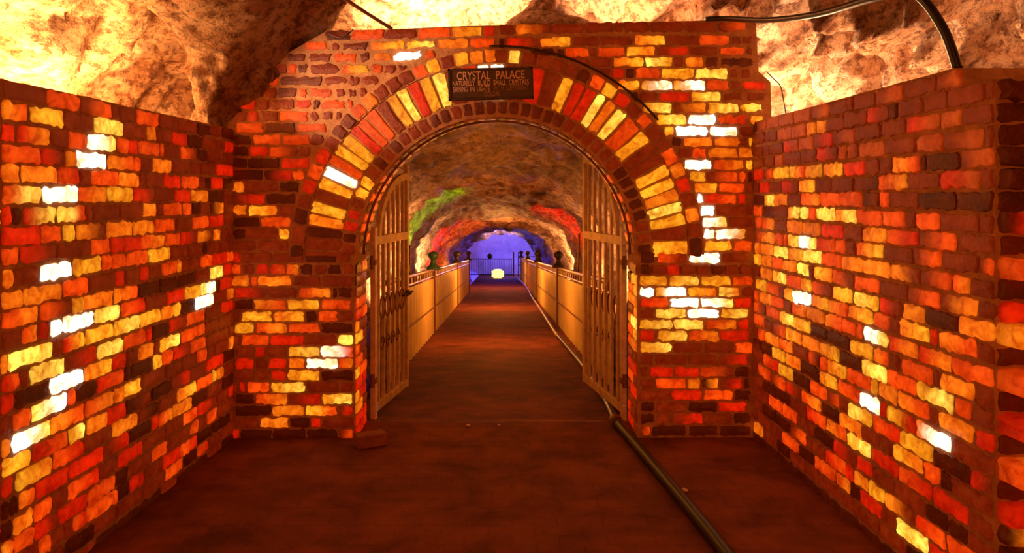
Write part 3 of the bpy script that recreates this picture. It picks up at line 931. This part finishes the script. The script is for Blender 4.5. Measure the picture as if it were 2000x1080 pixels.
# the buttress of rock that hangs down over the left end of the gateway wall
def lump(path, rad, seed, nth=90, nz=90, dk=1.0, apex=1.3, ax=(-0.42, -0.90)):
    pts = smooth_path(path, 10)
    m = len(pts)
    base = len(vs)
    for j in range(nz + 1):
        f = (m - 1) * j / nz
        i0 = min(int(f), m - 2); t = f - i0
        p = pts[i0].lerp(pts[i0 + 1], t)
        g = (len(rad) - 1) * j / nz
        g0 = min(int(g), len(rad) - 2)
        r = rad[g0] + (rad[g0 + 1] - rad[g0]) * (g - g0)
        for i in range(nth):
            a = 2 * PI * i / nth
            dr = Vector((math.cos(a), math.sin(a), 0))
            cd = max(0.0, dr.x * ax[0] + dr.y * ax[1])
            q = p + dr * (r * (1 + apex * cd ** 5))
            vs.append(q + dr * rock_disp(q, seed, 0.10 * dk, 0.09 * dk, 0.02))
    for j in range(nz):
        for i in range(nth):
            i2 = (i + 1) % nth
            fs.append((base + j * nth + i, base + j * nth + i2, base + (j + 1) * nth + i2, base + (j + 1) * nth + i))
    c0 = len(vs); vs.append(pts[0] - Vector((0, 0, 0.02)))
    for i in range(nth):
        fs.append((base + i, base + (i + 1) % nth, c0))
lump([(-2.03, 5.36, 2.02), (-1.99, 5.36, 2.16), (-1.83, 5.35, 2.45), (-1.73, 5.35, 2.7), (-1.60, 5.3, 3.0), (-1.5, 5.2, 3.5)],
     [0.07, 0.12, 0.20, 0.30, 0.48, 0.8], 11.0, dk=0.75)
lump([(0.24, 5.9, 2.6), (0.26, 5.9, 2.9), (0.26, 5.9, 3.05), (0.27, 5.92, 3.22)], [0.50, 0.36, 0.20, 0.05], 21.0, nth=50, nz=40, dk=0.6, apex=0.0)
o = mesh_obj('ceiling', vs, fs, M_ROCK, smooth=True)
structure(o)

# ---- wall_tunnel -----------------------------------------------------------
RINGS = [(5.68, 1.75, 2.62), (8, 1.9, 2.78), (12, 2.0, 2.85), (16, 2.15, 2.8), (20, 2.25, 2.7), (23.5, 2.2, 2.5), (26.6, 2.1, 2.3), (28.0, 1.86, 2.08),
         (28.6, 2.0, 2.2), (32, 2.0, 2.22), (35.2, 1.85, 2.15), (36.0, 1.66, 1.98), (36.4, 1.9, 2.15), (41.5, 1.85, 2.15)]
def ring_at(Y):
    for a, b in zip(RINGS, RINGS[1:]):
        if a[0] <= Y <= b[0]:
            t = (Y - a[0]) / (b[0] - a[0])
            t = t * t * (3 - 2 * t) if b[0] - a[0] < 1.5 else t
            return a[1] + (b[1] - a[1]) * t, a[2] + (b[2] - a[2]) * t
    return RINGS[-1][1:]
vs = []; fs = []
NY, NT = 260, 110
for j in range(NY + 1):
    Y = 5.68 + 35.7 * (j / NY) ** 1.35
    a, h = ring_at(Y)
    for i in range(NT + 1):
        th = math.radians(216 - 252 * i / NT)
        cs, sn = math.cos(th), math.sin(th)
        z0 = zf(Y) + 0.75
        X = a * (abs(cs) ** 0.8) * (1 if cs > 0 else -1)
        if sn < 0: X *= 1.0 + 0.15 * sn
        Z = z0 + ((h - 0.75) if sn > 0 else 1.9) * (abs(sn) ** 0.9) * (1 if sn > 0 else -1)
        p = Vector((xc(Y) + X, Y, Z))
        nrm = Vector((cs, 0, sn))
        q = Vector((p[0] * 1.0, p[1] * 0.42, p[2] * 1.2))
        d = 0.14 * noise.noise(q * 0.9 + Vector((5, 0, 0))) + 0.10 * (abs(noise.noise(q * 2.3)) * 2 - 0.4) + 0.035 * noise.noise(q * 6.5) + 0.015 * noise.noise(q * 15)
        if Y < 6.4: d *= 0.4
        vs.append(p - nrm * (d - 0.02))
for j in range(NY):
    for i in range(NT):
        q = j * (NT + 1) + i
        fs.append((q, q + 1, q + NT + 2, q + NT + 1))
structure(mesh_obj('wall_tunnel', vs, fs, M_TUNNEL, smooth=True))
# far end of the tunnel
vs = []; fs = []
for j in range(41):
    for i in range(41):
        X = xc(41) - 2.6 + 5.2 * i / 40; Z = zf(41) - 1.4 + 4.2 * j / 40
        p = Vector((X, 40.9, Z))
        vs.append(p + Vector((0, 0.25 * fbm(p, 0.8, 4), 0)))
for j in range(40):
    for i in range(40):
        q = j * 41 + i
        fs.append((q, q + 1, q + 42, q + 41))
structure(mesh_obj('wall_end', vs, fs, M_PALE, smooth=True))

# lamps lying in the pools beside the walkway and on the tunnel walls, then added walkway fills
POOL = (1.0, 0.48, 0.15)
def pool(x, y, z, p, tx, ty, tz, ang=100, col=POOL):
    light('pool_lamp', (x, y, z), p, col, r=0.06, kind='SPOT', aim=(tx, ty, tz), angle=ang, blend=0.8)
pool(-1.42, 9.0, 0.25, 260, -2.3, 9.5, 0.7, 110, (1.0, 0.52, 0.18))
pool(-1.45, 12.3, 0.10, 560, -2.5, 12.8, 0.6, 120, (1.0, 0.58, 0.24))
pool(-1.50, 14.7, -0.05, 560, -2.5, 15.2, 0.4, 120, (1.0, 0.58, 0.24))
pool(-1.62, 20.2, -0.45, 1000, -2.7, 21.0, 0.05, 105, (1.0, 0.66, 0.32))
pool(-1.75, 27.0, -1.7, 200, -2.5, 28.2, -0.9, 100)
pool(1.15, 9.0, 0.25, 260, 2.0, 9.5, 0.7, 110, (1.0, 0.50, 0.17))
pool(1.12, 12.3, 0.10, 500, 2.1, 12.8, 0.6, 120, (1.0, 0.55, 0.22))
pool(1.08, 15.8, -0.15, 560, 2.1, 16.3, 0.4, 120, (1.0, 0.55, 0.22))
pool(1.05, 23.3, -0.75, 800, 1.95, 24.2, -0.1, 105, (1.0, 0.58, 0.24))
pool(1.0, 27.2, -1.7, 260, 1.6, 28.2, -0.6, 100)
light('red_lamp', (-1.75, 21.8, -1.3), 2600, (1.0, 0.012, 0.004), kind='SPOT', aim=(-2.55, 24.2, -0.35), angle=62, blend=0.8, r=0.06)
light('red_lamp', (0.75, 18.8, -0.6), 1500, (1.0, 0.03, 0.01), kind='SPOT', aim=(1.35, 21.0, 0.95), angle=46, blend=0.9, r=0.06)
light('green_lamp', (-1.5, 15.0, -0.5), 1500, (0.10, 1.0, 0.01), kind='SPOT', aim=(-1.95, 17.2, 1.15), angle=36, r=0.05)
light('amber_fill', (-0.4, 26.0, 0.1), 120, (1.0, 0.40, 0.09), r=0.1)  # amber fills: added, unseen, floating over the walkway
light('amber_fill', (-0.2, 10.5, 0.7), 62, (1.0, 0.31, 0.032), r=0.1)  # added to brighten the railing panels
light('amber_fill', (-0.3, 17.0, 0.2), 100, (1.0, 0.31, 0.032), r=0.1)
light('amber_fill', (-0.07, 6.4, 1.25), 14, (1.0, 0.31, 0.032), r=0.1)  # added to brighten the gate leaves
light('blue_lamp', (-0.95, 38.8, -2.6), 480, (0.07, 0.05, 1.0), r=0.15)
light('blue_lamp', (-0.3, 38.6, -0.8), 210, (0.07, 0.05, 1.0), r=0.15)
light('violet_lamp', (0.75, 38.0, -1.6), 90, (0.35, 0.28, 1.0), r=0.15)
light('violet_lamp', (-0.5, 34.6, -1.2), 600, (0.55, 0.42, 1.0), kind='SPOT', aim=(-0.55, 36.1, 0.05), angle=80, r=0.15)

# ---- gate leaves -----------------------------------------------------------
def gate_leaf(name, hinge, free, label, top_free, mirror):
    """hinge, free: points on the floor plan; the leaf is built along +x from the hinge"""
    hx, hy = hinge; fx, fy = free
    L_ = math.hypot(fx - hx, fy - hy)
    root = empty(name, (hx, hy, 0.0), math.atan2(fy - hy, fx - hx))
    tag(root, label, 'gate')
    zb, zm = 0.03, 1.32
    def bar(nm, x, z0, z1, wx=0.03, wy=0.02, par=root, mat=M_GATE):
        m_ = MB(); m_.box((x, 0, (z0 + z1) / 2), (wx, wy, z1 - z0), bev=0.003)
        return m_.build(nm, mat, par)
    bar('hinge_stile', 0.03, -0.02, zm + 0.10, 0.05, 0.04)
    bar('free_stile', L_ - 0.02, zb, top_free, 0.045, 0.035)
    m_ = MB(); m_.box((L_ / 2, 0, zb + 0.035), (L_, 0.03, 0.06), bev=0.003); m_.build('bottom_rail', M_GATE, root)
    m_ = MB(); m_.box((L_ / 2, 0, zm), (L_, 0.034, 0.065), bev=0.003); m_.build('middle_rail', M_GATE, root)
    # curved band that closes the leaf at the top
    x0 = 0.16 * L_; rx = L_ - 0.02 - x0; rz = top_free - 0.10 - zm
    m_ = MB()
    ptsa = []
    for i in range(25):
        a = PI / 2 * i / 24
        ptsa.append((L_ - 0.02 - rx * math.cos(a), zm + rz * math.sin(a)))
    vs = []; fs = []
    for i, (x, z) in enumerate(ptsa):
        j0, j1 = max(0, i - 1), min(24, i + 1)
        tx, tz = ptsa[j1][0] - ptsa[j0][0], ptsa[j1][1] - ptsa[j0][1]
        l = math.hypot(tx, tz); nx_, nz_ = -tz / l, tx / l
        for dn, dy in ((-0.028, -0.014), (0.028, -0.014), (0.028, 0.014), (-0.028, 0.014)):
            vs.append((x + nx_ * dn, dy, z + nz_ * dn))
    for i in range(24):
        for k in range(4):
            k2 = (k + 1) % 4
            fs.append((i * 4 + k, i * 4 + k2, (i + 1) * 4 + k2, (i + 1) * 4 + k))
    fs.append((0, 1, 2, 3)); fs.append((96, 99, 98, 97))
    m_.add(vs, fs); m_.build('arched_band', M_GATE, root)
    nb = 7
    for i in range(1, nb):
        x = L_ * i / nb
        q = (L_ - 0.02 - x) / rx
        zt_ = zm + rz * math.sqrt(max(0.0, 1 - q * q)) if q < 1 else zm
        bar('picket', x, zb + 0.06, max(zm - 0.03, zt_ - 0.02), 0.026, 0.026)
    for i in range(5):
        xr = L_ * (i + 1.5) / nb
        m_ = MB()
        m_.tube([(xr + 0.062 * math.cos(2 * PI * j / 24), -0.014, 0.80 + 0.085 * math.sin(2 * PI * j / 24)) for j in range(25)], 0.006, 6, False)
        m_.build('ring_ornament', M_RUST, root)  # dark rust colour stands in for the shade on the rings
    for i in range(4):
        xr = L_ * (i + 1.5) / nb
        m_ = MB()
        p = []
        for j in range(30):
            a = 2 * PI * j / 22
            r = 0.05 * (1 - j / 42)
            p.append((xr + r * math.cos(a), -0.014, 0.58 - 0.06 + r * math.sin(a) * 1.3))
        m_.tube(p, 0.005, 6); m_.build('scroll', M_RUST, root)  # scrolls darkened like the rings, shade put into the colour
    m_ = MB()
    m_.tube([(L_ - 0.22, -0.03, 0.83), (L_ + 0.06, -0.03, 0.83)], 0.011, 8)
    m_.box((L_ - 0.05, -0.02, 0.83), (0.07, 0.02, 0.05), bev=0.003)
    m_.tube([(L_ - 0.10, -0.03, 0.83), (L_ - 0.10, -0.07, 0.83)], 0.008, 8)
    m_.build('bolt', M_DARK, root)
    for z in (0.28, 1.16):
        m_ = MB(); m_.lathe([(0.017, -0.05), (0.017, 0.05)], (0.0, -0.0, z)); m_.box((0.02, 0, z), (0.05, 0.046, 0.04))
        m_.build('hinge', M_RUST, root)
    return root
gate_leaf('gate_leaf', (-1.035, 5.70), (-0.90, 6.58), 'open barred iron gate leaf on the left side of the brick archway', 1.92, 1)
gate_leaf('gate_leaf', (0.835, 5.70), (0.635, 6.75), 'open barred iron gate leaf on the right, above the floor pipe', 2.07, -1)

# ---- railings --------------------------------------------------------------
def railing(name, side, ys, label, off):
    def X(Y): return xc(Y) + side * off(Y)
    root = empty(name, (X(ys[0]), ys[0], zf(ys[0])))
    tag(root, label, 'railing')
    R = Vector(root.location)
    def loc(p): return Vector(p) - R
    for ya, yb in zip(ys, ys[1:]):
        m_ = MB()
        # fluted sheet panel
        nst = int((yb - ya) / 0.075)
        for s_ in (0, 1):
            pass
        vs = []; fs = []
        for i in range(nst + 1):
            Y = ya + 0.05 + (yb - ya - 0.1) * i / nst
            wv = 0.008 * (1 if i % 4 in (0, 1) else -1)
            x = X(Y) - side * 0.0
            for dx, z in ((wv - 0.006, 0.02), (wv - 0.006, 0.84), (wv + 0.006, 0.84), (wv + 0.006, 0.02)):
                vs.append(loc((x + dx, Y, zf(Y) + z)))
        for i in range(nst):
            for k in range(4):
                k2 = (k + 1) % 4
                fs.append((i * 4 + k, i * 4 + k2, (i + 1) * 4 + k2, (i + 1) * 4 + k))
        fs.append((0, 1, 2, 3)); fs.append(tuple(nst * 4 + k for k in (3, 2, 1, 0)))
        m_.add(vs, fs)
        m_.build('panel', M_PANEL, root)
        # top rail with square pockets: two bars and the little uprights between them
        m_ = MB()
        for z, r in ((0.87, 0.016), (0.965, 0.026)):
            m_.tube([loc((X(ya), ya, zf(ya) + z)), loc((X(yb), yb, zf(yb) + z))], r, 8)
        nq = int((yb - ya) / 0.28)
        for i in range(nq):
            Y = ya + (yb - ya) * (i + 0.5) / nq
            p = loc((X(Y), Y, zf(Y) + 0.917)); m_.box(p, (0.022, 0.05, 0.09))
        m_.build('top_rail', M_RAIL, root)
        # low guide bar along the panel foot
        m_ = MB()
        m_.tube([loc((X(ya) - side * 0.03, ya, zf(ya) + 0.42)), loc((X(yb) - side * 0.03, yb, zf(yb) + 0.42))], 0.010, 6)
        m_.build('middle_bar', M_RUST, root)
    for i, Y in enumerate(ys):
        if i == 0: continue
        m_ = MB(); m_.box(loc((X(Y), Y, zf(Y) + 0.44)), (0.07, 0.09, 1.08), bev=0.006)
        post = m_.build('post', M_RUST, root)
        m_ = MB()
        c = loc((X(Y), Y, zf(Y) + 0.98))
        m_.lathe([(0.11, 0.0), (0.10, 0.03), (0.055, 0.07), (0.035, 0.12), (0.045, 0.15), (0.075, 0.18), (0.082, 0.215), (0.06, 0.25), (0.02, 0.265)], c, 14)
        f_ = m_.build('finial', M_GREEN if (side < 0 and i == 1) else M_DARK, post, True)
        if side < 0 and i == 1: f_['label'] = 'green painted finial'
    return root
railing('railing', -1, [6.9, 11.5, 17.3, 23.0], 'cream panelled railing along the left edge of the walkway, one green finial', lambda Y: 1.03 - 0.004 * (Y - 7))
railing('railing', 1, [6.95, 12.7, 19.0, 25.2, 31.5], 'cream panelled railing along the right edge of the walkway, behind the hose',
        lambda Y: 0.99 - 0.006 * (Y - 7))

# upright rods seen above the railings just behind the gate leaves
m_ = MB(); m_.tube([PX(803, 640, 9.6), PX(796, 462, 9.6)], 0.016, 8)
m_.box(PX(799, 498, 9.58), (0.035, 0.02, 0.24))
tag(m_.build('upright_rod', M_RUST), 'thin brown upright rod behind the left railing, beside the left gate leaf', 'rod')
m_ = MB(); m_.tube([PX(1126, 600, 11.0), PX(1131, 456, 11.0)], 0.018, 8); m_.tube([PX(1131, 458, 11.0), PX(1142, 446, 10.8)], 0.008, 6)
tag(m_.build('upright_rod', M_RUST), 'dark upright rod behind the right railing, left of the right gate leaf', 'rod')

# ---- iron fence at the blue end, salt lamp ----------------------------------
YF = 37.6
root = empty('iron_fence', (xc(YF), YF, zf(YF)))
tag(root, 'low iron fence closing the walkway before the blue wall', 'fence')
def fx(px): return (px - 1000) * YF / F - xc(YF)
for z in (0.10, 0.86):
    m_ = MB(); m_.tube([(fx(885), 0, z), (fx(1001), 0, z)], 0.022, 6); m_.build('rail', M_DARK, root)
nbr = 34
for i in range(nbr):
    x = fx(885) + (fx(1001) - fx(885)) * (i + 0.5) / nbr
    m_ = MB(); m_.tube([(x, 0, 0.02), (x, 0, 0.86)], 0.010, 5); m_.build('picket', M_DARK, root)
for px in (1003, 1013):
    m_ = MB(); m_.box((fx(px), 0, 0.6), (0.06, 0.06, 1.2)); m_.build('post', M_DARK, root)
for z in (0.55, 0.92, 0.68):
    m_ = MB(); m_.tube([(fx(1012), 0, z), (fx(1044), 0, z + 0.06)], 0.02, 6); m_.build('side_rail', M_DARK, root)
m_ = MB(); m_.lathe([(0.02, 0.86), (0.09, 0.90), (0.14, 0.98), (0.12, 1.06), (0.05, 1.12), (0.01, 1.13)], (fx(957), 0, 0), 12)
m_.build('knob', M_DARK, root, True)
m_ = MB()
YL = 35.4
bm = bmesh.new()
bmesh.ops.create_cube(bm, size=1.0)
bmesh.ops.bevel(bm, geom=list(bm.edges), offset=0.18, segments=3, affect='EDGES')
bmesh.ops.subdivide_edges(bm, edges=list(bm.edges), cuts=1, use_grid_fill=True)
for v in bm.verts:
    q = v.co * 3
    v.co += v.co.normalized() * 0.06 * noise.noise(q + Vector((9, 1, 4)))
    v.co = Vector((v.co.x * 0.56, v.co.y * 0.42, v.co.z * 0.42))
bm.verts.index_update()
zb = zf(YL) + 0.19
lampx = (972 - 1000) * YL / F
m_.add([(lampx + v.co.x, YL + v.co.y, zb + v.co.z) for v in bm.verts], [[v.index for v in f.verts] for f in bm.faces])
bm.free()
lamp = m_.build('salt_lamp', M_SALTLAMP, None, True)
tag(lamp, 'glowing yellow salt block lamp on the walkway before the blue wall', 'lamp')

# ---- sign ------------------------------------------------------------------
YS = YG - 0.055
sc_ = YS / F
ctr = PX(958.5, 164, YS)
sign = empty('hanging_sign', ctr, 0.0)
sign.rotation_euler = (0, math.radians(-1.6), 0)
tag(sign, 'dark wooden sign reading CRYSTAL PALACE at the crown of the brick arch', 'sign')
W_, H_ = 166 * sc_, 62 * sc_
m_ = MB(); m_.box((0, 0, 0), (W_ - 0.02, 0.016, H_ - 0.02), bev=0.002); m_.build('board', M_BOARD, sign)
m_ = MB()
for z in (-1, 1): m_.box((0, -0.004, z * (H_ / 2 - 0.008)), (W_, 0.028, 0.016), bev=0.002)
for x in (-1, 1): m_.box((x * (W_ / 2 - 0.008), -0.004, 0), (0.016, 0.028, H_), bev=0.002)
m_.build('frame', M_FRAME, sign)
def lettering(txt, x, z, size, mat, width, name='lettering'):
    cu = bpy.data.curves.new(name, 'FONT')
    cu.body = txt; cu.size = size; cu.extrude = 0.0015; cu.align_x = 'CENTER'; cu.align_y = 'CENTER'
    cu.offset = size * 0.012
    t = bpy.data.objects.new(name, cu)
    C.objects.link(t)
    dg = bpy.context.evaluated_depsgraph_get()
    me = bpy.data.meshes.new_from_object(t.evaluated_get(dg))
    bpy.data.objects.remove(t)
    xs = [v.co.x for v in me.vertices]
    s = width / (max(xs) - min(xs))
    c = (max(xs) + min(xs)) / 2
    for v in me.vertices:
        v.co = Vector(((v.co.x - c) * s, v.co.y, v.co.z))
    me.materials.clear(); me.materials.append(mat)
    o = bpy.data.objects.new(name, me)
    C.objects.link(o)
    o.parent = sign
    o.location = (x, -0.0105, z)
    o.rotation_euler = (PI / 2, 0, 0)
    return o
def line(txt, cx, z, size, mat, width, desc):
    ws = txt.split(' ')
    n = sum(len(x) for x in ws) + 1.0 * (len(ws) - 1)
    x = cx - width / 2
    for wd in ws:
        ww = width * len(wd) / n
        lettering(wd, x + ww / 2, z, size, mat, ww * 0.97)['label'] = desc + ' letters ' + wd
        x += ww + width / n
line('CRYSTAL PALACE', 0.002, 16 * sc_, 0.078, M_LETTER, 134 * sc_, 'large cream')
line('NATURELLY BUILD SMALL CRYSTALS', 0, 1.5 * sc_, 0.050, M_LETTER, 150 * sc_, 'small cream')
line('SHINING IN LIGHTS', -38 * sc_, -10 * sc_, 0.048, M_LETTER, 72 * sc_, 'small cream')
line('WITH DIFFERENT', 40 * sc_, -9 * sc_, 0.047, M_FADED, 70 * sc_, 'faded')
line('COLORS', 2 * sc_, -20.5 * sc_, 0.045, M_FADED, 32 * sc_, 'faded')

# ---- pipe, hose, brick and chips on the floor --------------------------------
pr = 0.036
p0 = Vector((0.985, 3.1, pr)); p1 = Vector((0.745, 5.52, pr))
root = empty('floor_pipe', (p1.x, p1.y, 0))
tag(root, 'long black pipe lying on the floor through the right side of the archway', 'pipe')
m_ = MB(); m_.tube(smooth_path([p - Vector(root.location) for p in (p0, Vector((0.955, 3.6, pr)), Vector((0.86, 4.5, pr)), p1)], 8), pr, 16)
m_.build('near_pipe', M_BLACKPIPE, root, True)
m_ = MB()
a = p1 - Vector(root.location); dr = (p1 - p0).normalized()
m_.tube([a - dr * 0.04, a - dr * 0.03, a + dr * 0.03, a + dr * 0.04], [0.040, 0.047, 0.047, 0.040], 16)
m_.build('coupling', M_RUST, root, True)
m_ = MB()
far = [(0.745, 5.56, 0.034), (0.765, 6.4, zf(6.4) + 0.032), (0.755, 8.2, zf(8.2) + 0.03), (0.66, 11.0, zf(11) + 0.03)]
m_.tube(smooth_path([Vector(p) - Vector(root.location) for p in far], 8), 0.03, 12)
m_.build('far_pipe', M_BLACKPIPE, root, True)
m_ = MB()
m_.tube(smooth_path([(0.66, 11.04, zf(11.04) + 0.03), (0.645, 11.6, zf(11.6) + 0.03), (0.58, 16.0, zf(16) + 0.05), (0.52, 20.0, zf(20) + 0.05), (0.50, 24.0, zf(24) + 0.05),
                     (0.40, 29.0, zf(29) + 0.05), (0.24, 33.0, zf(33) + 0.05)], 8), 0.030, 10)
hose = m_.build('hose', M_HOSE, None, True)
tag(hose, 'pale pinkish hose snaking along the right edge of the far walkway', 'hose')

B = BrickMesh()
m_ = MB(); m_.box((0, 0, 0.045), (0.20, 0.115, 0.085), bev=0.010)
o = m_.build('loose_brick', simple('loose_brick_clay', (0.30, 0.085, 0.04), 0.8, 0, 0.3, 12, 0.3))
o.location = (-0.935, 5.08, 0.0); o.rotation_euler = (0, 0, math.radians(28))
tag(o, 'loose reddish brick lying on the floor at the foot of the left pier', 'brick')
for i, (px, py, s_) in enumerate([(914, 833, 0.016), (975, 832, 0.013), (1336, 961, 0.020)]):
    Y = F * EYE / (py - HZ)
    bm = bmesh.new(); bmesh.ops.create_icosphere(bm, subdivisions=2, radius=s_)
    for v in bm.verts:
        v.co *= 1 + 0.35 * noise.noise(v.co * 60 + Vector((i, 0, 0)))
        v.co.z *= 0.45
    bm.verts.index_update()
    o = mesh_obj('salt_chip', [v.co.copy() for v in bm.verts], [[v.index for v in f.verts] for f in bm.faces], M_CHIP)
    bm.free()
    o.location = ((px - 1000) * Y / F, Y, s_ * 0.40 + 0.004)
    tag(o, ['small pale salt chip on the floor in the archway, below the sign, left of two', 'small pale salt chip on the floor in the archway, right of two',
            'small pale salt chip on the floor right of the black pipe'][i], 'chip', None)

# ---- conduit, cables, stick ----------------------------------------------------
m_ = MB()
path = [PX(1378, 37, 5.22), PX(1420, 36, 5.17), PX(1500, 39, 4.6), PX(1600, 27, 3.95), PX(1700, -2, 3.45), PX(1765, -14, 3.25), PX(1803, 0, 3.15), PX(1845, 62, 3.10), PX(1871, 135, 3.08)]
m_.tube(smooth_path(path, 8), [0.016 + 0.003 * min(1.0, i / 40) for i in range(8 * 8 + 1)], 12)
tag(m_.build('black_conduit', M_BLACKPIPE, None, True), 'thick black conduit looping from the gateway top down to the right wall', 'cable')
m_ = MB()
m_.tube([arch_P(math.radians(92 - 52 * i / 40), R_OUT + 0.016 + 0.010 * (i / 40), 0.024) for i in range(41)], 0.008, 8)
tag(m_.build('arch_cable', M_DARK, None, True), 'thin dark cable along the upper right rim of the brick arch', 'cable')
m_ = MB()
m_.tube(smooth_path([PX(1497, 140, 5.22), PX(1512, 155, 5.2), PX(1524, 168, 5.15), PX(1530, 195, 5.08), PX(1535, 224, 5.0)], 6), 0.0035, 6)
tag(m_.build('thin_wire', M_DARK, None, True), 'thin dark wire hanging at the right edge of the gateway wall', 'wire')
m_ = MB()
m_.tube(smooth_path([PX(640, 70, 5.2), PX(662, 76, 5.19), PX(680, 66, 5.18), PX(690, 57, 5.2)], 6), 0.004, 6)
tag(m_.build('wire_loop', M_DARK, None, True), 'dark wire loop on the upper left corner of the gateway wall', 'wire')
m_ = MB()
m_.tube([PX(765, 56, 5.22), PX(715, 25, 5.05), PX(640, -24, 4.85)], 0.0125, 10)
tag(m_.build('wooden_stick', M_WOOD, None, True), 'thin brown stick leaning from the gateway top up to the rock ceiling', 'stick')
m_ = MB()
m_.tube([Vector((AX + (R_IN - 0.022) * math.cos(PI * i / 60), YG + 0.10, AZ + (R_IN - 0.022) * math.sin(PI * i / 60))) for i in range(61)], 0.009, 8)
tag(m_.build('rope_light', M_RUST, None, True), 'brown rope light along the underside of the brick arch', 'light')
